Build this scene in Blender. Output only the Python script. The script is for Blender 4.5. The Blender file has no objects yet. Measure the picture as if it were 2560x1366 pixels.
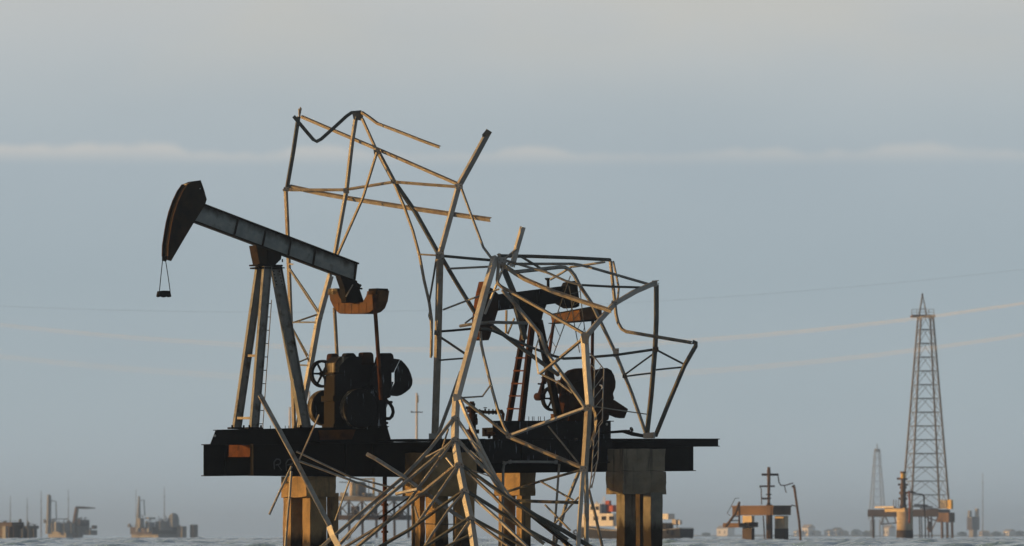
import bpy, bmesh, math, random
from mathutils import Vector, noise
random.seed(7)
R = math.radians
scene = bpy.context.scene
COL = scene.collection

# ------------------------------------------------------------------ camera, sky, sun, exposure
F = 11250.0      # focal length in photograph pixels (2560 wide)
EYE = 0.6        # camera height above the water
HOR = 1340.0     # horizon row
D0 = 150.0       # distance to the wrecked platform
cam_d = bpy.data.cameras.new('camera'); cam = bpy.data.objects.new('camera', cam_d); COL.objects.link(cam)
cam.location = (0, 0, EYE); cam.rotation_euler = (R(90), 0, 0)
cam_d.sensor_width = 36.0; cam_d.lens = 36.0 * F / 2560.0
cam_d.shift_y = (HOR - 683.0) / 2560.0
cam_d.dof.use_dof = True; cam_d.dof.focus_distance = 149.0; cam_d.dof.aperture_fstop = 2.0
cam_d.clip_start = 1.0; cam_d.clip_end = 60000.0
scene.camera = cam

SUN_EL, SUN_AZ = 5.0, 266.0          # degrees; azimuth clockwise from +Y (270 = from the left)
sun_dir = Vector((math.sin(R(SUN_AZ)) * math.cos(R(SUN_EL)), math.cos(R(SUN_AZ)) * math.cos(R(SUN_EL)), math.sin(R(SUN_EL))))
sl = bpy.data.lights.new('sun', 'SUN'); sl.energy = 5.0; sl.angle = R(0.6); sl.color = (1.0, 0.55, 0.165)
so = bpy.data.objects.new('sun', sl); COL.objects.link(so)
so.rotation_euler = (-sun_dir).to_track_quat('-Z', 'Y').to_euler(); so.location = (-200, 150, 60)

world = bpy.data.worlds.new('World'); scene.world = world; world.use_nodes = True
nt = world.node_tree; nt.nodes.clear()
def N(t, **kw):
    n = nt.nodes.new(t)
    for k, v in kw.items(): setattr(n, k, v)
    return n
def L(a, b): nt.links.new(a, b)
def srgb(r, g, b):
    f = lambda c: ((c / 255 + 0.055) / 1.055) ** 2.4 if c > 10 else c / 255 / 12.92
    return (f(r), f(g), f(b), 1)
out = N('ShaderNodeOutputWorld'); bg = N('ShaderNodeBackground'); L(bg.outputs[0], out.inputs[0])
sky = N('ShaderNodeTexSky', sky_type='NISHITA', sun_disc=False)
sky.sun_elevation = R(SUN_EL); sky.sun_rotation = R(SUN_AZ); sky.dust_density = 2.0
tc = N('ShaderNodeTexCoord'); sep = N('ShaderNodeSeparateXYZ'); L(tc.outputs['Generated'], sep.inputs[0])
def noise_node(scale_xyz, scale, detail, rough=0.5):
    mp = N('ShaderNodeMapping'); mp.inputs['Scale'].default_value = scale_xyz
    L(tc.outputs['Generated'], mp.inputs[0])
    n = N('ShaderNodeTexNoise'); n.inputs['Scale'].default_value = scale; n.inputs['Detail'].default_value = detail
    n.inputs['Roughness'].default_value = rough; L(mp.outputs[0], n.inputs['Vector']); return n
def M(op, a, b=None, c=None):
    n = N('ShaderNodeMath', operation=op)
    for i, v in enumerate((a, b, c)):
        if v is None: continue
        if hasattr(v, 'links'): L(v, n.inputs[i])
        else: n.inputs[i].default_value = v
    return n.outputs[0]
def MIX(fac, a, b):
    n = N('ShaderNodeMix', data_type='RGBA')
    for i, v in ((0, fac), (6, a), (7, b)):
        if hasattr(v, 'links'): L(v, n.inputs[i])
        else: n.inputs[i].default_value = v
    return n.outputs[2]
def MR(v, a, b, c=0.0, d=1.0):
    n = N('ShaderNodeMapRange'); n.interpolation_type = 'SMOOTHSTEP'
    L(v, n.inputs[0])
    for i, x in zip((1, 2, 3, 4), (a, b, c, d)): n.inputs[i].default_value = x
    return n.outputs[0]
z = sep.outputs[2]
# low veil of haze cloud: colour by elevation (the bank hangs near five degrees up)
ramp = N('ShaderNodeValToRGB'); L(M('MULTIPLY', z, 4.0), ramp.inputs[0])
el = ramp.color_ramp.elements
zz = lambda y: (HOR - y) / F * 4.0
stops = [(0.0, (182, 196, 202)), (zz(1200), (178, 192, 199)), (zz(1000), (173, 188, 195)), (zz(700), (169, 184, 192)), (zz(420), (173, 186, 194)),
         (zz(300), (179, 190, 196)), (zz(150), (189, 196, 199)), (zz(0), (200, 202, 201)), (0.62, (198, 200, 201)), (1.0, (176, 185, 195))]
el[0].position, el[0].color = stops[0][0], srgb(*stops[0][1])
el[1].position, el[1].color = stops[-1][0], srgb(*stops[-1][1])
for p, c in stops[1:-1]:
    e = el.new(p); e.color = srgb(*c)
veil = ramp.outputs[0]
# warm light cloud in patches high in the veil
n1 = noise_node((1, 1, 2.2), 16, 4, 0.45)
warm = M('MULTIPLY', MR(n1.outputs[0], 0.40, 0.62), MR(z, 0.094, 0.118))
veil = MIX(M('MULTIPLY', warm, 0.55), veil, srgb(204, 202, 194))
# thin cumulus bank: level base, puffed broken tops
n2 = noise_node((1, 1, 0.25), 44, 2, 0.4); n2b = noise_node((1, 1, 1.0), 190, 4, 0.55); n2c = noise_node((1, 1, 0.5), 13, 2, 0.5)
top = M('ADD', M('ADD', 0.0842, M('MULTIPLY', MR(n2.outputs[0], 0.46, 0.70), 0.0022)), M('MULTIPLY', M('SUBTRACT', n2b.outputs[0], 0.5), 0.0018))
above = M('SUBTRACT', z, top)
band = M('MULTIPLY', MR(z, 0.0812, 0.0862), M('SUBTRACT', 1.0, MR(above, -0.0010, 0.0014)))
band = M('MULTIPLY', band, MR(n2c.outputs[0], 0.36, 0.60, 0.6, 1.0))
veil = MIX(M('MULTIPLY', band, 0.80), veil, srgb(208, 206, 202))
# broad faint mottling
n4 = noise_node((1, 1, 3), 9, 3)
veil = MIX(MR(n4.outputs[0], 0.3, 0.7, 0.0, 0.10), veil, srgb(128, 150, 165))
skyc = MIX(1.0, (0, 0, 0, 1), sky.outputs[0])
sc = N('ShaderNodeVectorMath', operation='SCALE'); L(sky.outputs[0], sc.inputs[0]); sc.inputs['Scale'].default_value = 0.06
fac = MR(z, 0.14, 0.60, 0.94, 0.0)
L(MIX(fac, sc.outputs[0], veil), bg.inputs[0]); bg.inputs[1].default_value = 1.0
vs = scene.view_settings; vs.view_transform = 'Standard'; vs.look = 'None'; vs.exposure = 0.0; vs.gamma = 1.0
vs.use_curve_mapping = False
scene.cycles.max_bounces = 6; scene.cycles.volume_bounces = 2; scene.cycles.use_denoising = True
scene.cycles.transparent_max_bounces = 8

HAZE = 2.3e-4

# ------------------------------------------------------------------ helpers
def W(px, py, Y):
    return Vector(((px - 1280) * Y / F, Y, EYE + (HOR - py) * Y / F))
TH = R(33.0)
class Pl:
    """A vertical plane through image column px0 at depth D0+d0 that recedes k metres per metre to the right."""
    def __init__(s, px0, d0, k, base=D0):
        Y0 = base + d0; s.k = k; s.P0 = Vector(((px0 - 1280) * Y0 / F, Y0, 0))
        n = math.hypot(1, k); s.u = Vector((1 / n, k / n, 0)); s.v = Vector((-k / n, 1 / n, 0))
    def pt(s, px, py, off=0.0):
        P = s.P0 + s.v * off; m = (px - 1280) / F
        Y = (P.y - s.k * P.x) / (1 - s.k * m)
        return W(px, py, Y)
class MB:
    def __init__(s): s.v = []; s.f = []
    def poly(s, bottom, top):
        """closed prism between two outlines with the same count"""
        n = len(bottom); b = len(s.v); s.v += list(bottom) + list(top)
        s.f.append(tuple(b + i for i in range(n))[::-1]); s.f.append(tuple(b + n + i for i in range(n)))
        for i in range(n):
            j = (i + 1) % n; s.f.append((b + i, b + j, b + n + j, b + n + i))
        return s
    def prism(s, pts, vec): return s.poly(pts, [p + vec for p in pts])
    def box(s, c, ax, ay, az):
        """c = corner"""
        return s.prism([c, c + ax, c + ax + ay, c + ay], az)
    def cbox(s, c, hx, hy, hz): return s.box(c - hx - hy - hz, hx * 2, hy * 2, hz * 2)
    def rings(s, rs, cap=True):
        n = len(rs[0]); b = len(s.v)
        for r in rs: s.v += r
        for k in range(len(rs) - 1):
            for i in range(n):
                j = (i + 1) % n; s.f.append((b + k * n + i, b + k * n + j, b + (k + 1) * n + j, b + (k + 1) * n + i))
        if cap:
            s.f.append(tuple(b + i for i in range(n))[::-1]); e = b + (len(rs) - 1) * n
            s.f.append(tuple(e + i for i in range(n)))
        return s
    def tube(s, pts, r, n=8):
        rs = []
        for i, p in enumerate(pts):
            t = (pts[min(i + 1, len(pts) - 1)] - pts[max(i - 1, 0)]).normalized()
            a = t.cross(Vector((0.13, 0.98, 0.12))); a.normalize(); b = t.cross(a)
            rr = r[i] if isinstance(r, (list, tuple)) else r
            rs.append([p + (a * math.cos(2 * math.pi * k / n) + b * math.sin(2 * math.pi * k / n)) * rr for k in range(n)])
        return s.rings(rs)
    def lathe(s, c, axis, prof, n=16):
        """prof = [(distance along axis, radius)]"""
        axis = axis.normalized(); a = axis.orthogonal().normalized(); b = axis.cross(a)
        return s.rings([[c + axis * h + (a * math.cos(2 * math.pi * k / n) + b * math.sin(2 * math.pi * k / n)) * r for k in range(n)] for h, r in prof])
    def ring(s, c, axis, ro, ri, t, n=28):
        axis = axis.normalized(); a = axis.orthogonal().normalized(); b = axis.cross(a); q = len(s.v)
        for k in range(n):
            e = a * math.cos(2 * math.pi * k / n) + b * math.sin(2 * math.pi * k / n)
            s.v += [c + e * ro - axis * t / 2, c + e * ro + axis * t / 2, c + e * ri + axis * t / 2, c + e * ri - axis * t / 2]
        for k in range(n):
            j = (k + 1) % n
            for m in range(4):
                m2 = (m + 1) % 4; s.f.append((q + k * 4 + m, q + j * 4 + m, q + j * 4 + m2, q + k * 4 + m2))
        return s
    def build(s, name, mat, parent=None, bevel=0.0, rough=None, smooth=False):
        o0 = origin(parent) if parent else Vector((0, 0, 0))
        me = bpy.data.meshes.new(name); me.from_pydata([tuple(p - o0) for p in s.v], [], s.f)
        bm = bmesh.new(); bm.from_mesh(me)
        if rough:
            cuts, amp, freq = rough
            bmesh.ops.subdivide_edges(bm, edges=bm.edges[:], cuts=cuts, use_grid_fill=True)
            for q in bm.verts:
                q.co += noise.noise_vector((q.co + o0) * freq) * amp + noise.noise_vector((q.co + o0) * freq * 3.1) * amp * 0.4
        bmesh.ops.recalc_face_normals(bm, faces=bm.faces)
        if bevel: bmesh.ops.bevel(bm, geom=bm.edges[:], offset=bevel, segments=1, affect='EDGES', clamp_overlap=True)
        if smooth:
            for fc in bm.faces: fc.smooth = len(fc.verts) == 4
        bm.to_mesh(me); bm.free()
        if mat: me.materials.append(mat)
        o = bpy.data.objects.new(name, me); COL.objects.link(o)
        if parent: o.parent = parent
        return o
ORG = {}
def origin(o):
    while o.parent: o = o.parent
    return ORG.get(o.name, Vector((0, 0, 0)))
def tag(o, label, cat, group=None):
    o['label'] = label; o['category'] = cat
    if group: o['group'] = group
    return o
def thing(name, label, cat, loc, group=None):
    o = bpy.data.objects.new(name, None); COL.objects.link(o); o.location = loc
    o.empty_display_size = 0.5; ORG[o.name] = Vector(loc); return tag(o, label, cat, group)
def structure(o): o['kind'] = 'structure'; return o

# ------------------------------------------------------------------ materials
def mk(name, cols, scale=2.0, rough=0.7, metal=0.0, stretch=(1, 1, 1), detail=6, bump=0.15, streak=None, rust=None, lo=0.35, hi=0.65, spec=0.3, tide=None, edge=None):
    m = bpy.data.materials.new(name); m.use_nodes = True; t = m.node_tree; ns = t.nodes; ln = t.links
    b = ns['Principled BSDF']; b.inputs['Metallic'].default_value = metal; b.inputs['Specular IOR Level'].default_value = spec
    g = ns.new('ShaderNodeNewGeometry')
    def nz(sc, st, de=detail, ro=0.6):
        mp = ns.new('ShaderNodeMapping'); mp.inputs['Scale'].default_value = st; ln.new(g.outputs['Position'], mp.inputs[0])
        n = ns.new('ShaderNodeTexNoise'); n.inputs['Scale'].default_value = sc; n.inputs['Detail'].default_value = de; n.inputs['Roughness'].default_value = ro
        ln.new(mp.outputs[0], n.inputs['Vector']); return n.outputs[0]
    def mr(v, a, c, x=0.0, y=1.0):
        r = ns.new('ShaderNodeMapRange'); ln.new(v, r.inputs[0])
        for i, q in zip((1, 2, 3, 4), (a, c, x, y)): r.inputs[i].default_value = q
        return r.outputs[0]
    def mx(f, a, c):
        x = ns.new('ShaderNodeMix'); x.data_type = 'RGBA'
        for i, q in ((0, f), (6, a), (7, c)):
            if hasattr(q, 'links'): ln.new(q, x.inputs[i])
            else: x.inputs[i].default_value = q
        return x.outputs[2]
    c4 = lambda c: (c[0], c[1], c[2], 1)
    base = nz(scale, stretch); col = mx(mr(base, lo, hi), c4(cols[0]), c4(cols[1]))
    if rust:   # (colour, scale, lo, hi)
        col = mx(mr(nz(rust[1], stretch), rust[2], rust[3]), col, c4(rust[0]))
    if streak: # (colour, scale, lo, hi): vertical runs
        col = mx(mr(nz(streak[1], (1, 1, 0.12), 4), streak[2], streak[3]), col, c4(streak[0]))
    if edge:   # (colour, point on the upper edge, slope, depth): rust that has run down from a flange
        vm = ns.new('ShaderNodeVectorMath'); vm.operation = 'DOT_PRODUCT'; ln.new(g.outputs['Position'], vm.inputs[0]); vm.inputs[1].default_value = (-edge[2], 0, 1)
        ad = ns.new('ShaderNodeMath'); ad.operation = 'MULTIPLY_ADD'; ln.new(nz(3.0, (1, 1, .6)), ad.inputs[0]); ad.inputs[1].default_value = edge[3] * 1.7; ln.new(vm.outputs['Value'], ad.inputs[2])
        c0 = edge[1][2] - edge[2] * edge[1][0] + edge[3] * .85
        col = mx(mr(ad.outputs[0], c0 - edge[3], c0 - edge[3] * .15), col, c4(edge[0]))
    if tide:   # (colour, height above water, ragged edge): the algae and oil band the water leaves
        sp_ = ns.new('ShaderNodeSeparateXYZ'); ln.new(g.outputs['Position'], sp_.inputs[0])
        ad = ns.new('ShaderNodeMath'); ad.operation = 'MULTIPLY_ADD'; ln.new(nz(2.2, (1, 1, .35)), ad.inputs[0]); ad.inputs[1].default_value = -tide[2]; ln.new(sp_.outputs[2], ad.inputs[2])
        col = mx(mr(ad.outputs[0], tide[1] - tide[2] * .5 - .15, tide[1] - tide[2] * .5 + .25, 1.0, 0.0), col, c4(tide[0]))
    ln.new(col, b.inputs['Base Color'])
    ln.new(mr(base, 0.3, 0.7, max(rough - 0.12, 0.05), min(rough + 0.12, 1)), b.inputs['Roughness'])
    if bump:
        bp = ns.new('ShaderNodeBump'); bp.inputs['Strength'].default_value = bump; bp.inputs['Distance'].default_value = 0.02
        ln.new(nz(scale * 6, stretch), bp.inputs['Height']); ln.new(bp.outputs[0], b.inputs['Normal'])
    return m
GALV = mk('weathered_galvanised_steel', [(.20, .20, .19), (.32, .315, .30)], 2.6, .55, .15, rust=((.17, .10, .05), 1.7, .55, .72))
PALE = mk('pale_galvanised_steel', [(.32, .315, .295), (.45, .435, .405)], 3.0, .5, .1, rust=((.28, .22, .16), 2.3, .58, .75))
RUSTY = mk('rusted_galvanised_steel', [(.185, .165, .135), (.285, .26, .22)], 3.0, .6, .1, rust=((.15, .085, .045), 1.9, .56, .74))
DULL = mk('shade_darkened_steel', [(.05, .055, .05), (.11, .115, .105)], 2.2, .6, .1, rust=((.09, .055, .03), 2.0, .52, .7))  # darker copy of the bar steel: shade of bars facing away, put into colour
OIL = mk('oil_blackened_steel', [(.003, .003, .003), (.008, .007, .007)], 2.0, .75, .0, rust=((.035, .014, .006), 1.1, .62, .8), spec=.08)
OILS = mk('oil_blackened_steel_with_droppings', [(.005, .0055, .007), (.014, .014, .016)], 2.0, .7, .0, streak=((.26, .30, .36), 9.0, .62, .70), spec=.08)
CRUST_LIT = mk('blackened_steel_crust_and_lit_rim', [(.02, .018, .014), (.10, .085, .06)], 5.0, .8, .0, streak=((.3, .27, .22), 6.0, .52, .7), spec=.08)  # pale crust; on the counterweight rims it stands in for sunlight
RUST = mk('deep_rust', [(.05, .018, .007), (.12, .045, .014)], 2.5, .85, .0, rust=((.02, .010, .006), 2.4, .5, .7), spec=.08)
RUSTL = mk('orange_rust', [(.055, .025, .009), (.12, .056, .017)], 3.0, .85, .0, rust=((.06, .025, .010), 2.4, .52, .72))
DKRUST = mk('dark_rust', [(.014, .007, .005), (.045, .018, .009)], 2.0, .8, .0, streak=((.12, .13, .14), 8.0, .70, .78), spec=.08)
PAINT = mk('faded_blue_grey_paint', [(.16, .19, .195), (.26, .285, .28)], 2.4, .6, .0, rust=((.06, .05, .04), 1.5, .58, .74), edge=((.022, .016, .011), (-10.308, 148.7, 11.6085), -.3524, .30))
LEGP = mk('grey_painted_leg_steel', [(.14, .15, .145), (.22, .22, .205)], 2.0, .6, .0, rust=((.05, .035, .022), 2.6, .56, .72))
HEADM = mk('rusted_head_plate', [(.010, .008, .006), (.028, .018, .010)], 3.0, .8, .0, rust=((.05, .024, .010), 1.3, .54, .72), spec=.08)
CONC = mk('weathered_concrete', [(.19, .13, .065), (.30, .21, .11)], 1.6, .9, .0, bump=.4, streak=((.07, .055, .035), 3.5, .56, .74), rust=((.10, .085, .06), .9, .52, .75))
PILE = mk('stained_concrete_pile', [(.19, .13, .065), (.30, .21, .11)], 2.2, .9, .0, bump=.4, streak=((.05, .04, .03), 3.5, .56, .74), tide=((.02, .015, .010), .55, 1.2))
CONCG = mk('grey_concrete', [(.15, .125, .09), (.24, .205, .15)], 1.6, .9, .0, bump=.4, streak=((.05, .042, .032), 3.5, .54, .72), rust=((.15, .10, .05), .9, .56, .75))
PILEG = mk('grey_concrete_pile', [(.13, .12, .10), (.21, .195, .16)], 2.2, .9, .0, bump=.4, streak=((.05, .04, .03), 3.5, .56, .74), tide=((.02, .015, .010), .9, 1.4))
DPILE = mk('dark_brown_concrete', [(.02, .017, .013), (.07, .05, .03)], 2.2, .9, .0, bump=.4, rust=((.11, .05, .018), 1.6, .55, .7))  # dark brown over the full height of one pile
CABLEM = mk('aluminium_cable', [(.62, .6, .58), (.68, .66, .64)], 1.0, .5, 0, bump=0)
DCABLE = mk('dark_cable', [(.08, .08, .09), (.1, .1, .1)], 1.0, .6, 0, bump=0)
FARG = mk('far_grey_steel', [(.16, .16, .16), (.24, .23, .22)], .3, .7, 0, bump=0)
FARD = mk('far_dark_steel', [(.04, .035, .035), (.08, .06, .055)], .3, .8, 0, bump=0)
FARR = mk('far_rust_steel', [(.085, .052, .034), (.16, .105, .07)], .5, .8, 0, bump=0)
FARB = mk('far_brown_steel', [(.12, .105, .085), (.19, .165, .135)], .3, .7, 0, bump=0)
FARP = mk('far_haze_paled_steel', [(.19, .205, .23), (.26, .275, .295)], .3, .7, 0, bump=0)  # paleness of distance haze mixed into the steel colour
FARRED = mk('far_red_pipe', [(.17, .045, .028), (.24, .07, .045)], .5, .7, 0, bump=0)
FARY = mk('far_yellow_paint', [(.5, .33, .08), (.58, .4, .12)], .5, .7, 0, bump=0)
FART = mk('far_tank_paint', [(.42, .38, .33), (.5, .46, .40)], .4, .6, 0, bump=0)
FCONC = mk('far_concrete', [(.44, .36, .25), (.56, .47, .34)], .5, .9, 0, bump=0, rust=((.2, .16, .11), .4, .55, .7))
WOOD = mk('pale_pole_timber', [(.5, .46, .42), (.62, .58, .54)], 1.0, .8, 0, bump=0)
WHITE = mk('white_boat_paint', [(.72, .69, .65), (.8, .78, .75)], .6, .5, 0, bump=0)
HULL = mk('dark_hull_paint', [(.018, .02, .025), (.038, .038, .04)], .6, .7, 0, bump=0, streak=((.07, .045, .03), 1.2, .66, .78), spec=.1)
GLASS = mk('dark_window_glass', [(.008, .009, .011), (.014, .015, .018)], 1.0, .2, 0, bump=0)
RED = mk('red_paint', [(.38, .06, .03), (.48, .09, .05)], 1.0, .6, 0, bump=0)
BLUE = mk('slate_blue_paint', [(.12, .17, .24), (.16, .2, .28)], 1.0, .6, 0, bump=0)
LEAF = mk('far_foliage', [(.035, .05, .018), (.09, .10, .035)], .6, .9, 0, bump=0)
BARK = mk('far_bark', [(.10, .075, .05), (.14, .11, .08)], .6, .9, 0, bump=0)
SHORE = mk('sandy_shore', [(.16, .14, .10), (.26, .23, .17)], .05, .95, 0, bump=0)
CASEM = mk('oil_browned_case', [(.006, .005, .003), (.015, .011, .006)], 3.0, .7, 0, spec=.1, streak=((.06, .045, .028), 6.0, .6, .75))
CHALK = mk('worn_white_lettering', [(.06, .065, .065), (.10, .105, .105)], 9.0, .8, 0, bump=0)

# ------------------------------------------------------------------ water
def make_water():
    ys = [-400, -150, 0, 60, 110]
    y = 150.0
    while y < 1150: ys.append(y); y *= 1.0020
    while y < 15000: ys.append(y); y *= 1.06
    ys.append(15000.0)
    ts = [-60, -20, -8, -4, -2.4, -1.6, -1.25]
    n = 360; ts += [-1.08 + 2.16 * i / n for i in range(n + 1)]; ts += [1.25, 1.6, 2.4, 4, 8, 20, 60]
    rnd = random.Random(3); waves = []
    for i in range(16):
        lam = 1.5 * (1.12 ** i) * rnd.uniform(.9, 1.1); th = R(200 + rnd.uniform(-50, 50)); k = 2 * math.pi / lam
        waves.append((k * math.cos(th), k * math.sin(th), rnd.uniform(0, 6.28), 0.016 * lam ** 0.7))
    vs_, fs = [], []
    nx = len(ts)
    for yy in ys:
        hw = 0.15 * max(yy, 150) + 8
        a = 1.0 if 150 < yy < 1150 else 0.0
        fade = min(1, max(0, (yy - 150) / 60)) * min(1, max(0, (1150 - yy) / 500)) if a else 0
        for t in ts:
            x = max(-9000.0 + t, min(9000.0 + t, t * hw)); zc = 0.0
            if fade and abs(t) < 1.1:
                e = min(1, (1.1 - abs(t)) * 10)
                for kx, ky, ph, am in waves: zc += am * math.sin(kx * x + ky * yy + ph)
                zc *= fade * e
            vs_.append((x, yy, zc))
    for r in range(len(ys) - 1):
        for c in range(nx - 1):
            i = r * nx + c; fs.append((i, i + 1, i + nx + 1, i + nx))
    me = bpy.data.meshes.new('water'); me.from_pydata(vs_, [], fs); me.shade_smooth()
    m = bpy.data.materials.new('lake_water'); m.use_nodes = True; t = m.node_tree; b = t.nodes['Principled BSDF']
    b.inputs['Base Color'].default_value = (.20, .36, .55, 1); b.inputs['Specular IOR Level'].default_value = .5; b.inputs['Roughness'].default_value = .10; b.inputs['IOR'].default_value = 1.33
    g = t.nodes.new('ShaderNodeNewGeometry'); mp = t.nodes.new('ShaderNodeMapping'); mp.inputs['Scale'].default_value = (1, .45, 1)
    t.links.new(g.outputs['Position'], mp.inputs[0])
    nz = t.nodes.new('ShaderNodeTexNoise'); nz.inputs['Scale'].default_value = 1.6; nz.inputs['Detail'].default_value = 4; t.links.new(mp.outputs[0], nz.inputs['Vector'])
    bp = t.nodes.new('ShaderNodeBump'); bp.inputs['Strength'].default_value = .6; bp.inputs['Distance'].default_value = .2
    t.links.new(nz.outputs[0], bp.inputs['Height']); t.links.new(bp.outputs[0], b.inputs['Normal'])
    me.materials.append(m)
    o = bpy.data.objects.new('water', me); COL.objects.link(o); structure(o)
make_water()

# ------------------------------------------------------------------ the wrecked platform: piers and steel deck
Z = Vector((0, 0, 1))
def pbox(mb, xc, xl, xr, yt, yb, Y, th=TH):
    """box with its near upright edge on column xc, left face reaching xl and front face reaching xr"""
    s = F / Y; C = W(xc, yb, Y)
    u = Vector((math.cos(th), math.sin(th), 0)) * ((xr - xc) / s / math.cos(th))
    v = Vector((-math.sin(th), math.cos(th), 0)) * ((xc - xl) / s / math.sin(th))
    return mb.box(C, u, v, Z * ((yb - yt) / s))
def wxyz(xc, Y): p = W(xc, HOR, Y); return (p.x, p.y, 0.0)
BOT = 1480
PIERS = [
 ('sunlit orange concrete pier under the left girder with faint white letters', 1.0-2.2+D0+.6,
  [(765, 698, 838, 1191, 1243)], [(727, 706, 757, 1240), (775, 755, 815, 1240), (826, 817, 846, 1236)], CONC),
 ('concrete pier in the middle, half hidden behind the fan of fallen ribs', D0+1.1,
  [(1080, 1003, 1192, 1131, 1240)], [(1050, 1028, 1062, 1238), (1088, 1063, 1120, 1238), (1152, 1132, 1186, 1236)], CONC),
 ('rust stained concrete pier farther back between the middle and right piers', D0+7.5,
  [(1300, 1236, 1338, 1181, 1239)], [(1260, 1246, 1289, 1238), (1304, 1291, 1327, 1238)], CONC),
 ('big grey concrete pier at the right end of the platform beside the white boat', D0+5.0,
  [(1558, 1520, 1666, 1122, 1177), (1557, 1517, 1668, 1178, 1235)], [(1561, 1542, 1590, 1233), (1600, 1588, 1622, 1225), (1627, 1609, 1657, 1236)], CONCG),
]
for pi, (lab, Yc, caps, piles, cm) in enumerate(PIERS):
    t = thing('concrete_pier', lab, 'pier', wxyz(caps[0][0], Yc), 'concrete piers under the platform')
    for (xc, xl, xr, yt, yb) in caps:
        pbox(MB(), xc, xl, xr, yt, yb, Yc).build('pile_cap', cm, t, rough=(7, .035, 2.3))
    for k, (xc, xl, xr, yt) in enumerate(piles):
        back = ((1.1, .35, 1.3), (1.2, .45, .2), (.8, .2), (1.0, 1.8, .25))[pi][k]
        pbox(MB(), xc, xl, xr, yt - 4, BOT, Yc + back).build('pile', (PILE if pi < 3 else PILEG) if not (pi == 3 and k == 1) else DPILE, t, rough=(9, .022, 2.0))

PJ = Pl(660, 0.0, math.tan(TH))
uJ, vJ = PJ.u, PJ.v
def ibeam(name, plane, off, a, b, fw, mat, parent, tf=.03, tw=.025, stiff=(), stiff_mat=None):
    """a, b = (px, y top, y bottom) at the two ends"""
    m = MB(); n = plane.v
    T0, B0, T1, B1 = plane.pt(a[0], a[1], off), plane.pt(a[0], a[2], off), plane.pt(b[0], b[1], off), plane.pt(b[0], b[2], off)
    m.poly([T0 - n * fw / 2 - Z * tf, T0 + n * fw / 2 - Z * tf, T0 + n * fw / 2, T0 - n * fw / 2], [T1 - n * fw / 2 - Z * tf, T1 + n * fw / 2 - Z * tf, T1 + n * fw / 2, T1 - n * fw / 2])
    m.poly([B0 - n * fw / 2, B0 + n * fw / 2, B0 + n * fw / 2 + Z * tf, B0 - n * fw / 2 + Z * tf], [B1 - n * fw / 2, B1 + n * fw / 2, B1 + n * fw / 2 + Z * tf, B1 - n * fw / 2 + Z * tf])
    m.poly([B0 - n * tw / 2 + Z * tf, B0 + n * tw / 2 + Z * tf, T0 + n * tw / 2 - Z * tf, T0 - n * tw / 2 - Z * tf], [B1 - n * tw / 2 + Z * tf, B1 + n * tw / 2 + Z * tf, T1 + n * tw / 2 - Z * tf, T1 - n * tw / 2 - Z * tf])
    o = m.build(name, mat, parent)
    for px in stiff:
        q = (px - a[0]) / (b[0] - a[0]); yt = a[1] + q * (b[1] - a[1]); yb = a[2] + q * (b[2] - a[2])
        t_, b_ = plane.pt(px, yt, off) - Z * (tf + .002), plane.pt(px, yb, off) + Z * (tf + .002)
        s = MB(); e = plane.u * .008
        s.poly([b_ - e - n * fw * .46, b_ + e - n * fw * .46, b_ + e - n * tw * .51, b_ - e - n * tw * .51], [t_ - e - n * fw * .46, t_ + e - n * fw * .46, t_ + e - n * tw * .51, t_ - e - n * tw * .51])
        s.build('stiffener', stiff_mat or mat, o)
    return o
deck = thing('platform_deck', 'oil blackened steel girder deck of the wrecked platform standing on concrete piers', 'platform', tuple(PJ.pt(1000, 1330)))
ibeam('far_girder', PJ, 1.3, (509, 1111, 1191), (1733, 1098, 1178), .34, OIL, deck, stiff=(560,))
gn = ibeam('near_girder', PJ, -1.25, (626, 1110, 1190), (1012, 1107, 1193), .34, OIL, deck, stiff=(628, 860, 930))
ibeam('streaked_girder', PJ, -1.45, (1077, 1099, 1158), (1530, 1100, 1157), .3, OILS, deck, stiff=(1180, 1300, 1420))
ibeam('outrigger_beam', PJ, -.3, (1440, 1097, 1118), (1795, 1097, 1117), .22, OIL, deck)
# short cross beam tying the girder ends; its web faces the sun
XB = Pl(626, (626 - 660) / 75 * math.tan(TH) - 1.35, -1 / math.tan(TH))
m = MB(); a, b, c, d = XB.pt(625, 1113), XB.pt(572, 1113), XB.pt(572, 1141), XB.pt(625, 1141); m.prism([a, b, c, d], XB.v * .03)
for q in (XB.pt(625, 1141), ):
    m.poly([XB.pt(625, 1143) - XB.v * .03, XB.pt(572, 1143) - XB.v * .03, XB.pt(572, 1143) + XB.v * .09, XB.pt(625, 1143) + XB.v * .09], [XB.pt(625, 1141.2) - XB.v * .03, XB.pt(572, 1141.2) - XB.v * .03, XB.pt(572, 1141.2) + XB.v * .09, XB.pt(625, 1141.2) + XB.v * .09])
m.build('cross_beam', RUST, deck)
for k, (x0, x1, y0) in enumerate([(800, 985, 1105), (985, 1215, 1098), (1216, 1440, 1098), (1441, 1662, 1099)]):
    m = MB(); A, B = PJ.pt(x0, y0, -1.6), PJ.pt(x1 - 1.0, y0 + random.uniform(-1, 1), -1.6)
    m.poly([A, A + vJ * 3.0, A + vJ * 3.0 - Z * .05, A - Z * .05], [B, B + vJ * 3.0, B + vJ * 3.0 - Z * .05, B - Z * .05]); m.build('deck_plate', OIL, deck, rough=(5, .012, 2.0))
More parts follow.
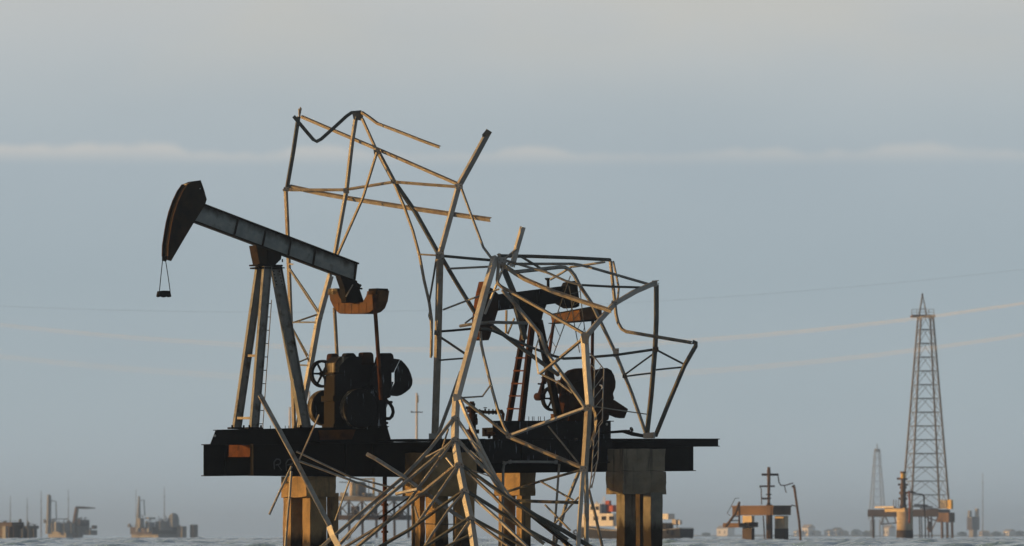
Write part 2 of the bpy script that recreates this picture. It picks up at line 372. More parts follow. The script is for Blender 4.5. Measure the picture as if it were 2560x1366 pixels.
# faint painted letters on the near girder, drawn as thin strokes standing proud of the web
def stroke(pts, w, parent):
    m = MB()
    for (a, b) in zip(pts[:-1], pts[1:]):
        A, B = PJ.pt(a[0], a[1], -1.25 - .0165), PJ.pt(b[0], b[1], -1.25 - .0165); dd = (B - A).normalized(); s = dd.cross(vJ) * w / 2
        m.prism([A - s, B - s, B + s, A + s], -vJ * .003)
    return m
m = stroke([(686, 1174), (685, 1156), (691, 1148), (699, 1149), (702, 1155), (699, 1161), (689, 1163)], .045, gn); q = stroke([(694, 1162), (704, 1176)], .03, gn)
m.build('painted_letter', CHALK, gn); q.build('painted_letter', CHALK, gn)
stroke([(716, 1178), (715, 1158), (720, 1150), (727, 1148), (733, 1153), (730, 1161), (718, 1163)], .04, gn).build('painted_letter', CHALK, gn)
# vertical casing pipe and a bent conduit under the deck
t = thing('well_casing', 'red rusted casing pipe running from the deck down into the water', 'pipe', tuple(PJ.pt(962, 1460)))
MB().tube([PJ.pt(962, 1185), PJ.pt(962, 1270), PJ.pt(962, 1475)], .075, 10).build('pipe', RUST, t, smooth=True)
for y in (1262, 1330): MB().lathe(PJ.pt(962, y), Z, [(-.04, .12), (.04, .12)], 12).build('flange', RUST, t)
t = thing('conduit_frame', 'dull grey bent pipe frame hanging below the streaked girder', 'pipe', wxyz(1330, D0 + 3))
c = [W(x, y, D0 + 3.2) for x, y in ((1254, 1470), (1258, 1175), (1261, 1158), (1275, 1155), (1330, 1155), (1390, 1156))]
MB().tube(c, .045, 8).build('pipe', GALV, t, smooth=True); 
for i in (2, 3, 5): MB().lathe(c[i] , (c[i] - c[i - 1]), [(-.05, .07), (.06, .07)], 10).build('coupling', GALV, t)
MB().tube([W(1398, 1160, D0 + 3.2), W(1391, 1262, D0 + 3.2), W(1384, 1348, D0 + 3.2), W(1378, 1470, D0 + 3.2)], .04, 8).build('riser', RUSTY, t, smooth=True)

# ------------------------------------------------------------------ the tall pumpjack
def plate(pts, plane, off, th):
    m = MB(); m.prism([plane.pt(x, y, off) for x, y in pts], plane.v * th); return m
def hsec(m, A, B, h, w, t, u, v):
    for (a0, a1, b0, b1) in ((-h / 2, -h / 2 + t, -w / 2, w / 2), (h / 2 - t, h / 2, -w / 2, w / 2), (-h / 2 + t, h / 2 - t, -t / 2, t / 2)):
        q = [(a0, b0), (a1, b0), (a1, b1), (a0, b1)]
        m.poly([A + u * a + v * b for a, b in q], [B + u * a + v * b for a, b in q])
    return m
def bolt_row(plane, off, xs, y, hgt, r, mat, parent):
    for x in xs:
        p = plane.pt(x, y, off); MB().lathe(p, Z, [(0, r), (hgt, r)], 6).build('bolt', mat, parent)
def wheel(c, axis, r, w, spokes, mat, parent, name='belt_wheel', rim=.14):
    m = MB(); m.ring(c, axis, r, r * (1 - rim * 1.3), w); m.lathe(c - axis * w * .7, axis, [(0, r * .16), (w * 1.4, r * .16)], 12)
    o = m.build(name, mat, parent)
    ax = axis.normalized(); a = (Z - ax * Z.dot(ax)).normalized(); b = ax.cross(a)
    for k in range(spokes):
        an = 2 * math.pi * (k + .5) / spokes; e = a * math.cos(an) + b * math.sin(an); p = e.cross(ax)
        q = MB(); c0, c1 = c + e * r * .12, c + e * r * .86
        q.poly([c0 - p * r * .08 - ax * .02, c0 + p * r * .08 - ax * .02, c0 + p * r * .08 + ax * .02, c0 - p * r * .08 + ax * .02], [c1 - p * r * .06 - ax * .02, c1 + p * r * .06 - ax * .02, c1 + p * r * .06 + ax * .02, c1 - p * r * .06 + ax * .02])
        q.build('spoke', mat, o)
    return o
def disc(plane, cx, cy, off, r, th, mat, parent, name='counterweight', n=36, flat=None):
    c = plane.pt(cx, cy, off); m = MB(); m.lathe(c, plane.v, [(0, r * .97), (.02, r), (th - .02, r), (th, r * .97)], n); o = m.build(name, mat, parent)
    MB().ring(c + plane.v * th * .45, plane.v, r * 1.012, r * .98, th * .7, n).build('sunlit_rim', CRUST_LIT, o); return o  # paler ring added so the disc edge reads as sunlit

pj = thing('pumpjack', 'tall blue grey pumpjack with its horse head raised at the left of the platform', 'pumpjack', tuple(PJ.pt(700, 1110)), 'pumpjacks on the wrecked platform')
# skid
for off, nm in ((-.62, 'skid_beam'), (.62, 'skid_beam')):
    m = plate([(540, 1075), (526, 1111), (979, 1107), (966, 1066)], PJ, off, .025)
    for (x0, y0, x1, y1) in ((537, 1075, 968, 1066), (523, 1110.5, 981, 1107)):
        A, B = PJ.pt(x0, y0, off), PJ.pt(x1, y1, off)
        m.poly([A - vJ * .12, A + vJ * .12, A + vJ * .12 - Z * .025, A - vJ * .12 - Z * .025], [B - vJ * .12, B + vJ * .12, B + vJ * .12 - Z * .025, B - vJ * .12 - Z * .025])
    sk = m.build(nm, OIL, pj)
    if off < 0:
        MB().lathe(PJ.pt(537, 1090, off) - vJ * .004, -vJ, [(0, .045), (.006, .045)], 12).build('lug_hole_rim', PALE, sk)
        plate([(796, 1076), (890, 1074), (880, 1099), (800, 1100)], PJ, off - .02, .016).build('red_patch_plate', RUST, sk)
for x in (600, 700, 860, 930):
    A = PJ.pt(x, 1098, -.58); MB().box(A, uJ * .2, vJ * 1.2, Z * .18).build('cross_member', OIL, pj)
bolt_row(PJ, -.62, (676, 697, 713, 722, 735, 742), 1072, .10, .012, OIL, pj)
# samson post
for (top, bot, ot, ob, h, w) in (((651, 662), (592, 1070), .22, .72, .29, .15), ((668, 662), (635, 1070), -.22, -.72, .30, .15), ((689, 662), (763, 1070), 0.0, -.05, .36, .22)):
    m = MB(); hsec(m, PJ.pt(*top, ot), PJ.pt(*bot, ob), h, w, .022, uJ, vJ); lg = m.build('post_leg', LEGP, pj)
    p = PJ.pt(bot[0], 1071, ob); MB().cbox(p, uJ * .28, vJ * .14, Z * .03).build('foot_plate', OIL, lg)
    for e in (-.22, .22): MB().lathe(p + uJ * e - vJ * .08, Z, [(0, .035), (.10, .035)], 6).build('bolt', OIL, lg)
for y, xa, xb in ((889, 619, 650), (1045, 596, 637)):
    A, B = PJ.pt(xa, y, .5), PJ.pt(xb, y, -.5)
    m = MB(); m.poly([A - Z * .05 - uJ * .05, A + Z * .03 - uJ * .05, A + Z * .03 + uJ * .04, A - Z * .05 + uJ * .04], [B - Z * .05 - uJ * .05, B + Z * .03 - uJ * .05, B + Z * .03 + uJ * .04, B - Z * .05 + uJ * .04]); m.build('cross_tie', RUSTY, pj)
# bolted head plate of the rear leg
hp = plate([(679, 672), (700, 670), (711, 715), (687, 718)], PJ, -.13, .02).build('head_plate', LEGP, pj)
for i in range(5):
    for q in (0, 1): MB().lathe(PJ.pt(684 + q * 14 + i * 1.9, 679 + i * 8.2, -.135), -vJ, [(0, .022), (.018, .022)], 6).build('bolt', OIL, hp)
# ladder behind the near leg
ld = MB()
RA, RB = (PJ.pt(654, 750, .1), PJ.pt(629, 1068, -.1)), (PJ.pt(679, 750, -.3), PJ.pt(657, 1068, -.5))
ladder = MB().tube([RA[0], RA[1]], .013, 6).build('ladder_rail', RUSTY, pj); MB().tube([RB[0], RB[1]], .015, 6).build('ladder_rail', RUSTY, pj)
for i in range(10):
    q = .03 + i * .105; MB().tube([RA[0].lerp(RA[1], q), RB[0].lerp(RB[1], q)], .014, 6).build('rung', OIL, pj)
# saddle bearing
sb = plate([(640, 613), (704, 637), (700, 652), (688, 661), (650, 661), (645, 640)], PJ, -.24, .48).build('saddle_bearing', HEADM, pj, bevel=.01)
plate([(668, 624), (704, 638), (703, 648), (689, 662), (672, 662)], PJ, -.27, .025).build('bearing_cheek', OIL, sb)
for x, y, w_ in ((645, 664, 60), (647, 671, 50)):
    A = PJ.pt(x, y, -.3); MB().box(A, uJ * (w_ / 75 / .84), vJ * .6, Z * .05).build('cap_plate', OIL, pj)
for x in (642, 706): MB().lathe(PJ.pt(x, 670, -.2), uJ, [(-.08, .02), (.08, .02)], 6).build('bolt', OIL, pj)
for x, y in ((640, 626), (650, 628), (662, 631), (706, 652)): MB().lathe(PJ.pt(x, y, -.16), Z, [(-.05, .025), (.05, .025)], 6).build('bolt', OIL, pj)
# walking beam
BD = (PJ.pt(894, 658) - PJ.pt(513, 512)).normalized()
wb = thing
def slant_beam(plane, off, tl, tr, bl, br, fw, tf, tw, mat, parent, stiff, name='walking_beam', fm=None):
    n = plane.v; P = lambda q: plane.pt(q[0], q[1], off)
    a, b, c, d = P(tl), P(tr), P(br), P(bl); up = (a - d).normalized(); m = MB()
    m.prism([d, c, b, a], n * tw); m.v = [p - n * tw / 2 for p in m.v]; o = m.build(name, mat, parent)
    for (p, q, s) in ((a, b, -1), (d, c, 1)):
        k = MB(); k.poly([p - n * fw / 2, p + n * fw / 2, p + n * fw / 2 + up * tf * s, p - n * fw / 2 + up * tf * s], [q - n * fw / 2, q + n * fw / 2, q + n * fw / 2 + up * tf * s, q - n * fw / 2 + up * tf * s])
        k.v = [x + up * .002 * s for x in k.v]; k.build('flange', fm or mat, o)
    for q in stiff:
        T, B = a.lerp(b, q) - up * (tf + .004), d.lerp(c, q) + up * (tf + .004); e = (b - a).normalized() * .011
        k = MB(); k.poly([B - e - n * fw * .48, B + e - n * fw * .48, B + e - n * tw * .52, B - e - n * tw * .52], [T - e - n * fw * .48, T + e - n * fw * .48, T + e - n * tw * .52, T - e - n * tw * .52]); k.build('stiffener', fm or mat, o)
    return o
slant_beam(PJ, 0, (500, 507), (894, 658), (486, 557), (888, 707), .24, .05, .03, PAINT, pj, (.235, .41, .57, .725, .985), fm=HEADM)
# horse head: two cheek plates with the curved track plates between them
arc = [(419, 640), (420, 612), (424, 586), (429, 556), (436, 528), (446, 500), (457, 477), (469, 460)]
head = [(419, 651)] + arc + [(486, 453), (502, 451), (510, 474), (517, 499), (513, 512), (500, 533), (483, 560), (455, 607), (428, 653)]
hh = plate(head, PJ, -.19, .025).build('horse_head', HEADM, pj)
plate(head, PJ, .165, .025).v
m = MB(); shift = PJ.v * .355
m.prism([PJ.pt(x, y, -.19) + shift for x, y in head], PJ.v * .025); m.build('far_cheek_plate', HEADM, hh)
m = MB(); n_ = len(arc)
for i in range(n_ - 1):
    A, B = PJ.pt(arc[i][0] + 5, arc[i][1], -.165), PJ.pt(arc[i + 1][0] + 5, arc[i + 1][1], -.165)
    m.poly([A, A + uJ * .03, A + uJ * .03 + vJ * .33, A + vJ * .33], [B, B + uJ * .03, B + uJ * .03 + vJ * .33, B + vJ * .33])
m.build('track_plate', OIL, hh)
for k, o_ in enumerate((-.215, .19)):
    m = MB(); base = [PJ.pt(x, y, -.19) + vJ * (o_ + .19) for x, y in arc]
    m.tube(base, .018, 6); m.build('lit_edge_bead', RUSTL, hh)  # orange bead added for the sunlit edge line of each cheek plate
m = MB(); m.prism([PJ.pt(x, y, -.16) for x, y in ((470, 459), (500, 452), (501, 457), (473, 464))], vJ * .32); m.build('top_plate', RUSTY, hh)
MB().lathe(PJ.pt(500, 472, -.196), -vJ, [(0, .022), (.006, .022)], 10).build('pin_hole', PALE, hh)
# bridle and carrier bar
for x0, x1, o_ in ((406, 398.5, .1), (414.5, 425.5, -.1)):
    MB().tube([PJ.pt(x0, 640, o_), PJ.pt(x0, 655, o_), PJ.pt((x0 + x1) / 2, 690, o_), PJ.pt(x1, 729, o_)], .014, 6).build('bridle_cable', OIL, pj)
plate([(395, 741), (398, 728), (402, 728), (407, 727), (420, 727), (426, 728), (429, 742), (424, 743.5), (420, 741), (412, 744), (404, 741), (398, 743.5)], PJ, -.07, .14).build('carrier_bar', OIL, pj, bevel=.01)
# tail bearing, equalizer, pitman arms
plate([(851, 690), (888, 703), (905, 714), (899, 722), (902, 730), (908, 748), (912, 757), (866, 757), (862, 722)], PJ, -.17, .34).build('tail_bearing', OIL, pj, bevel=.01)
MB().tube([PJ.pt(882, 712, -.22), PJ.pt(865, 742, -.22)], .022, 6).build('grease_line', RUSTY, pj)
for x, y in ((898, 713), (901, 722)): MB().lathe(PJ.pt(x, y, -.2), uJ, [(-.06, .03), (.07, .03)], 6).build('bolt', OIL, pj)
dq = (884 - 660) / 75 * math.tan(TH)
EQ = Pl(884, dq, -1 / math.tan(TH))
eo = [(821.5, 731), (825, 751), (833, 768), (841, 779), (850, 785), (911, 785), (926, 780), (936, 771), (943, 753), (947, 726), (934, 727), (918, 728), (915, 740), (906, 756), (857, 758), (849, 744), (842, 728), (832, 727)]
eqo = MB().prism([EQ.pt(x, y) for x, y in eo], uJ * .42).build('equalizer', RUSTL, pj, bevel=.012)
for x in (831, 932):
    MB().prism([EQ.pt(x - 11, 722, .0), EQ.pt(x + 11, 721), EQ.pt(x + 13, 738), EQ.pt(x - 13, 738)], uJ * .44).build('end_block', CRUST_LIT if x < 900 else OIL, eqo, bevel=.02)
for i, x in enumerate((847, 862, 878, 897, 915)):
    MB().tube([EQ.pt(x, 757, -.01), EQ.pt(x, 785, -.01)], .006, 4).build('weld_bead', RUST, eqo)
MB().tube([EQ.pt(836, 770, .2), EQ.pt(839, 820, .2), EQ.pt(843, 900, .2), EQ.pt(847, 960, .2)], .062, 10).build('pitman_arm', RUSTY, pj, smooth=True)
MB().tube([EQ.pt(935, 735, -.12), EQ.pt(941, 820, -.12), EQ.pt(953, 1000, -.12)], .068, 10).build('pitman_arm', RUST, pj, smooth=True)
# gear reducer
gb = [(838, 908), (845, 897), (856, 891), (880, 890), (905, 893), (930, 905), (948, 912), (962, 930), (966, 960), (966, 1070), (838, 1070)]
g = plate(gb, PJ, -.33, .66).build('gear_case', OILS, pj, bevel=.02)
plate([(838, 909), (845, 898), (856, 892), (872, 893), (862, 902), (850, 915), (846, 936), (838, 936)], PJ, -.345, .69).build('crusted_corner', CRUST_LIT, g)
for y0, y1, e in ((931, 936, .04), (989, 1003, .07), (1060, 1069, .05)):
    A = PJ.pt(837 - e * 60, y1, -.36 - e / 2); MB().box(A, uJ * (.34 + e), vJ * (.72 + e), Z * ((y1 - y0) / 75)).build('case_flange', CASEM, g)
MB().box(PJ.pt(836, 1060, -.345), uJ * .06, vJ * .69, Z * (122 / 75)).build('case_end_plate', CASEM, g)
for x0, x1, y0, y1, o_, mt in ((826, 847, 884, 904, .55, DKRUST), (864, 890, 883, 893, -.1, OIL), (905, 934, 881, 912, -.36, DKRUST), (951, 984, 883, 902, -.62, OILS)):
    plate([(x0, y1), (x0 + 2, y0 + 3), (x0 + 5, y0), (x1 - 5, y0), (x1, y0 + 5), (x1 + 2, y1)], PJ, o_, .3).build('crank_end', mt, pj, bevel=.02)
disc(PJ, 903, 1022, -.95, .66, .34, OILS, pj)
disc(PJ, 818, 1020, .62, .60, .34, OILS, pj)
cwp = [(948, 892), (984, 897), (1000, 899), (1013, 910), (1022, 922), (1028, 936), (1032, 951), (1031, 962), (1026, 972), (1015, 981), (1004, 988), (994, 991), (974, 989), (958, 985), (955, 950)]
plate([(1003, 900)] + cwp[3:13] + [(980, 975), (989, 957), (989, 930)], PJ, -.72, .09).build('counterweight', OILS, pj, bevel=.01)
plate([(948, 892), (984, 897), (1000, 899), (984, 932), (979, 932), (979, 955), (984, 955), (974, 989), (950, 995), (930, 960)], PJ, -.66, .22).build('crank_arm', OILS, pj)
plate([(890, 975), (925, 965), (960, 1000), (966, 1064), (930, 1075), (890, 1070)], PJ, -.62, .2).build('crank_arm', OILS, pj)
plate([(938, 1000), (968, 996), (972, 1005), (966, 1020), (966, 1060), (977, 1098), (900, 1098), (930, 1060)], PJ, -.42, .5).build('case_foot', OILS, pj)
MB().lathe(PJ.pt(961, 1083, -.43), -vJ, [(0, .028), (.006, .028)], 10).build('lug_hole', PALE, pj)
MB().tube([PJ.pt(*p, -.45) for p in ((955, 1000), (966, 1002), (975, 1010), (981, 1020), (983, 1031), (980, 1041), (974, 1047), (962, 1047))], .058, 10).build('oil_pipe', OIL, pj, smooth=True)
for x, y in ((968, 993), (972, 991), (977, 1006), (966, 1058), (965, 1068)): MB().lathe(PJ.pt(x, y, -.44), uJ, [(-.05, .045), (.05, .045)], 6).build('bolt', OIL, pj)
wheel(PJ.pt(806, 935, .5), vJ, .47, .16, 6, OIL, pj)

# ------------------------------------------------------------------ the rear pumpjack
RJ = Pl(1340, 9.0, math.tan(TH))
rj = thing('pumpjack', 'rust black pumpjack tangled behind the twisted tower bars on the right of the platform', 'pumpjack', tuple(RJ.pt(1380, 1098)), 'pumpjacks on the wrecked platform')
for off in (-.6, .6):
    m = plate([(1232, 1053), (1232, 1098), (1527, 1098), (1527, 1052)], RJ, off, .025)
    for y in (1052.5, 1097):
        A, B = RJ.pt(1230, y, off), RJ.pt(1530, y, off)
        m.poly([A - vJ * .12, A + vJ * .12, A + vJ * .12 - Z * .03, A - vJ * .12 - Z * .03], [B - vJ * .12, B + vJ * .12, B + vJ * .12 - Z * .03, B - vJ * .12 - Z * .03])
    m.build('skid_beam', OILS if off < 0 else OIL, rj)
for x in (1250, 1380, 1500): MB().box(RJ.pt(x, 1090, -.58), uJ * .2, vJ * 1.16, Z * .3).build('cross_member', OIL, rj)
for x, y in ((1241, 1062), (1517, 1061)): MB().lathe(RJ.pt(x, y, -.605), -vJ, [(0, .05), (.006, .05)], 12).build('lug_hole', PALE, rj)
bolt_row(RJ, -.6, (1322, 1331, 1335, 1346, 1351, 1361, 1377), 1053, .16, .012, OIL, rj)
for (top, bot, ot, ob, h, w, mt) in (((1313, 806), (1271, 1053), .2, .55, .19, .14, DKRUST), ((1331, 806), (1303, 1053), -.2, -.55, .20, .14, DKRUST), ((1346, 800), (1398, 1053), 0, 0, .24, .2, OIL)):
    m = MB(); hsec(m, RJ.pt(*top, ot), RJ.pt(*bot, ob), h, w, .022, uJ, vJ); m.build('post_leg', mt, rj)
for i, y in enumerate((863, 895, 927, 959, 990, 1022)):
    q = (y - 806) / 247; A = RJ.pt(1313 - 42 * q - 8, y, .2 + .35 * q); B = RJ.pt(1331 - 28 * q, y, -.28 - .35 * q)
    m = MB(); m.poly([A - Z * .03 - uJ * .03, A + Z * .02 - uJ * .03, A + Z * .02 + uJ * .03, A - Z * .03 + uJ * .03], [B - Z * .03 - uJ * .03, B + Z * .02 - uJ * .03, B + Z * .02 + uJ * .03, B - Z * .03 + uJ * .03]); m.build('rung', RUST, rj)
plate([(1300, 764), (1368, 760), (1358, 785), (1353, 808), (1312, 808), (1308, 790)], RJ, -.25, .5).build('saddle_bearing', OIL, rj, bevel=.01)
slant_beam(RJ, 0, (1238, 737), (1443, 711), (1240, 778), (1446, 752), .3, .04, .05, OILS, rj, (.5,), fm=OIL)
plate([(1422, 706), (1440, 702), (1446, 726), (1450, 752), (1449, 766), (1440, 770), (1424, 771), (1398, 756)], RJ, -.2, .4).build('tail_bearing', OIL, rj, bevel=.02)
m = plate([(1371, 696), (1374, 699), (1374, 720), (1369, 720), (1369, 699)], RJ, -.03, .06); m.build('lifting_post', OIL, rj)
plate([(1366, 695), (1377, 695), (1374, 701), (1369, 701)], RJ, -.06, .12).build('post_cap', OIL, rj)
rh = plate([(1212, 712), (1232, 722), (1247, 736), (1246, 775), (1236, 808), (1226, 842), (1222, 851), (1205, 851), (1197, 842), (1195, 800), (1201, 750)], RJ, -.2, .4).build('horse_head', DKRUST, rj, bevel=.01)
m = MB(); ra = [(1210, 704), (1203, 732), (1198, 760), (1196, 790), (1197, 820), (1200, 848)]
for (a_, b_) in zip(ra[:-1], ra[1:]):
    A, B = RJ.pt(*a_, -.24), RJ.pt(*b_, -.24); m.poly([A, A + uJ * .04, A + uJ * .04 + vJ * .34, A + vJ * .34], [B, B + uJ * .04, B + uJ * .04 + vJ * .34, B + vJ * .34])
m.build('track_plate', RUST, rh)
RQ = Pl(1432, 9 + (1432 - 1340) / 75 * math.tan(TH), -1 / math.tan(TH))
e2 = MB().prism([RQ.pt(*p) for p in ((1376, 788), (1488, 767), (1489, 798), (1380, 808))], uJ * .28).build('equalizer', RUSTL, rj, bevel=.01)
m = MB(); 
for ya, yb in (((1374, 786), (1490, 765)), ((1374, 808), (1490, 799))):
    A, B = RQ.pt(*ya), RQ.pt(*yb); m.poly([A - uJ * .05, A + uJ * .3, A + uJ * .3 - Z * .03, A - uJ * .05 - Z * .03], [B - uJ * .05, B + uJ * .3, B + uJ * .3 - Z * .03, B - uJ * .05 - Z * .03])
m.build('equalizer_flange', OIL, e2)
MB().tube([RQ.pt(1385, 800, .1), RQ.pt(1375, 870, .1), RQ.pt(1362, 960, .1)], .06, 10).build('pitman_arm', RUST, rj, smooth=True)
MB().tube([RQ.pt(1482, 795, .1), RQ.pt(1481, 860, .1), RQ.pt(1480, 985, .1)], .058, 10).build('pitman_arm', DKRUST, rj, smooth=True)
plate([(1424, 985), (1430, 964), (1440, 952), (1452, 948), (1475, 958), (1520, 985), (1530, 1010), (1522, 1050), (1500, 1060), (1422, 1060)], RJ, -.35, .7).build('gear_case', DKRUST, rj, bevel=.02)
plate([(1411, 948), (1416, 938), (1430, 926), (1446, 921), (1466, 921), (1480, 930), (1486, 950), (1480, 985), (1440, 1000), (1415, 985)], RJ, -.3, .3).build('counterweight', DKRUST, rj, bevel=.015)
plate([(1483, 932), (1500, 924), (1518, 920), (1529, 926), (1536, 939), (1540, 955), (1539, 970), (1533, 985), (1536, 996), (1530, 1010), (1520, 1034), (1490, 1040), (1478, 1000)], RJ, -.75, .3).build('counterweight', DKRUST, rj, bevel=.015)
plate([(1500, 1000), (1536, 1000), (1571, 1023), (1562, 1046), (1549, 1044), (1520, 1032), (1495, 1028)], RJ, -.6, .3).build('crank_arm', DKRUST, rj, bevel=.015)
plate([(1396, 962), (1402, 950), (1409, 951), (1410, 965), (1400, 985), (1396, 985)], RJ, .1, .2).build('case_lug', RUSTL, rj)
plate([(1384, 1035), (1392, 1035), (1396, 1060), (1388, 1060)], RJ, .2, .2).build('case_lug', RUSTL, rj)
wheel(RJ.pt(1381, 997, .7), vJ, .45, .15, 6, OIL, rj)
mo = MB().lathe(RJ.pt(1350, 992, .4), vJ, [(-.2, .10), (-.15, .14), (.2, .14), (.25, .1)], 14).build('brake_motor', DKRUST, rj, smooth=True)
MB().tube([RJ.pt(*p, .4) for p in ((1350, 990), (1355, 970), (1358, 955), (1359, 938))], [.11, .09, .06, .05], 10).build('motor_neck', DKRUST, mo)
for x, y, r_ in ((1359, 945, .09), (1358, 957, .08)): MB().lathe(RJ.pt(x, y, .4), Z, [(-.02, r_), (.02, r_)], 10).build('neck_flange', DKRUST, mo)
MB().tube([RJ.pt(1358, 961, .4), RJ.pt(1345, 960, .4)], .03, 6).build('lever', DKRUST, mo)

# ------------------------------------------------------------------ wellhead, valves and pipe on the deck
wh = thing('wellhead', 'small rusty wellhead tree with side valve arm standing on the deck behind the spine', 'wellhead', tuple(W(1180, 1100, D0 + 7)))
Q = lambda x, y, d=7.0: W(x, y, D0 + d)
MB().lathe(Q(1181, 1100), Z, [(0, .16), (.22, .16), (.22, .24), (.36, .24), (.36, .13), (.75, .12), (.75, .17), (.9, .17), (.9, .11), (1.05, .12)], 14).build('casing_head', DKRUST, wh)
MB().tube([Q(1181, 1100), Q(1180, 1040), Q(1180, 1020), Q(1180, 1004)], [.11, .11, .10, .08], 10).build('tree_stem', DKRUST, wh)
MB().lathe(Q(1180, 1028), Z, [(-.05, .17), (.05, .19), (.12, .1), (.26, .12), (.3, .07)], 12).build('cap', DKRUST, wh)
MB().tube([Q(1164, 1020), Q(1180, 1019)], .05, 8).build('side_stub', DKRUST, wh)
arm = [Q(1180, 1027), Q(1198, 1029), Q(1215, 1031), Q(1240, 1031), Q(1254, 1029), Q(1258, 1036), Q(1257, 1052)]
am = MB().tube(arm, [.07, .06, .055, .06, .075, .06, .045], 10).build('flow_arm', RUST, wh, smooth=True)
for x in (1199, 1222, 1232, 1240, 1247): MB().lathe(Q(x, 1030), Vector((1, 0, 0)), [(-.02, .10), (.03, .10)], 10).build('flange', DKRUST, am)
MB().tube([Q(1213, 1031), Q(1213, 1022)], .03, 8).build('valve_stem', DKRUST, am); MB().lathe(Q(1213, 1021), Z, [(0, .06), (.03, .06)], 10).build('valve_cap', DKRUST, am)
MB().lathe(Q(1186, 1054), Vector((1, 0, 0)), [(-.1, .1), (.1, .13), (.12, .08)], 12).build('side_valve', DKRUST, wh)
vt = thing('valve', 'small T handled rusty valve low on the deck beside the wellhead', 'valve', tuple(Q(1222, 1100)))
MB().tube([Q(1238, 1084), Q(1225, 1085), Q(1215, 1086)], [.05, .07, .04], 10).build('body', RUST, vt); MB().tube([Q(1214, 1088), Q(1214, 1077)], .035, 8).build('stem', DKRUST, vt)
MB().tube([Q(1210, 1076), Q(1218, 1076)], .03, 8).build('handle', DKRUST, vt); MB().tube([Q(1223, 1086), Q(1223, 1097)], [.08, .04], 8).build('foot', DKRUST, vt)
pp = thing('flow_line', 'dark pipe with a spoked handwheel valve lying on the right of the deck', 'pipe', tuple(W(1570, 1098, D0 + 8)))
Q8 = lambda x, y: W(x, y, D0 + 8)
MB().tube([Q8(1470, 1086), Q8(1528, 1081), Q8(1556, 1079), Q8(1566, 1080), Q8(1580, 1085), Q8(1612, 1091)], [.045, .045, .05, .075, .07, .06], 10).build('pipe', OIL, pp, smooth=True)
MB().tube([Q8(1568, 1081), Q8(1575, 1077)], .05, 8).build('valve_body', OIL, pp)
wheel(Q8(1579, 1074), Vector((.8, -.55, .35)).normalized(), .09, .03, 4, OIL, pp, 'handwheel')

# ------------------------------------------------------------------ twisted steel: every bar is its own rolled section
BR = random.Random(11)
VIEW = Vector((0, -1, 0))
def bar(parent, pts, w, mat, a=None, name='brace', prof='L'):
    """pts = (px, py, metres behind the platform's reference distance); w = projected width in photograph pixels.
    a = how far (degrees) the sunny leg of the angle section is turned away from the viewer."""
    P = [W(x, y, D0 + d) for x, y, d in pts]
    # a little extra bend so that nothing is ruler straight
    if len(P) == 2 and (P[1] - P[0]).length > 1.0:
        mid = P[0].lerp(P[1], BR.uniform(.4, .6)); Ln = (P[1] - P[0]).length
        mid += Vector((BR.uniform(-1, 1), BR.uniform(-1, 1), BR.uniform(-1, 1))) * Ln * .006; P = [P[0], mid, P[1]]
    wm = w * P[0].y / F
    m = MB()
    if prof == 'pipe':
        m.tube(P, wm / 2, 8); return m.build(name, mat, parent, smooth=True)
    if a is None: a = BR.uniform(38, 62)
    if a < 50 and mat is not DULL: a += 11
    al = R(a); Ls = wm / (math.cos(al) + math.sin(al))
    ov = (P[-1] - P[0]).normalized(); n0 = (VIEW - ov * VIEW.dot(ov)).normalized(); s0 = n0.cross(ov)
    sg = 1.0
    if (s0.x > 0 if abs(s0.x) > .12 else s0.z < 0): sg = -1.0
    th = max(Ls * .11, .006); rs = []
    tw0 = R(BR.uniform(-5, 5)); tw1 = R(BR.uniform(-5, 5))
    for i, p in enumerate(P):
        t = (P[min(i + 1, len(P) - 1)] - P[max(i - 1, 0)]).normalized()
        n = (VIEW - t * VIEW.dot(t)).normalized(); s = n.cross(t) * sg
        A = al + tw0 + (tw1 - tw0) * i / max(len(P) - 1, 1)
        nA = n * math.cos(A) + s * math.sin(A); dA = s * math.cos(A) - n * math.sin(A)
        nB = n * math.sin(A) - s * math.cos(A); dB = -(s * math.sin(A) + n * math.cos(A))
        C = p + s * (Ls * (math.sin(A) - math.cos(A)) / 2) + n * Ls * .25
        if prof == 'flat':
            h = wm / 2; rs.append([p + dA * h, p + dA * h - nA * th, p - dA * h - nA * th, p - dA * h])
        else:
            rs.append([C, C + dA * Ls, C + dA * Ls - nA * th, C - nA * th - nB * th, C + dB * Ls - nB * th, C + dB * Ls])
    m.rings(rs); return m.build(name, mat, parent)
def gusset(parent, pts, d, th=.015, mat=None, name='gusset'):
    m = MB(); m.prism([W(x, y, D0 + d) for x, y in pts], Vector((.3, .95, 0)) * th); return m.build(name, mat or GALV, parent)
def holes(parent, pts, d, r=.02):
    for x, y in pts: MB().lathe(W(x, y, D0 + d), VIEW, [(0, r), (.012, r)], 8).build('bolt', OIL, parent)

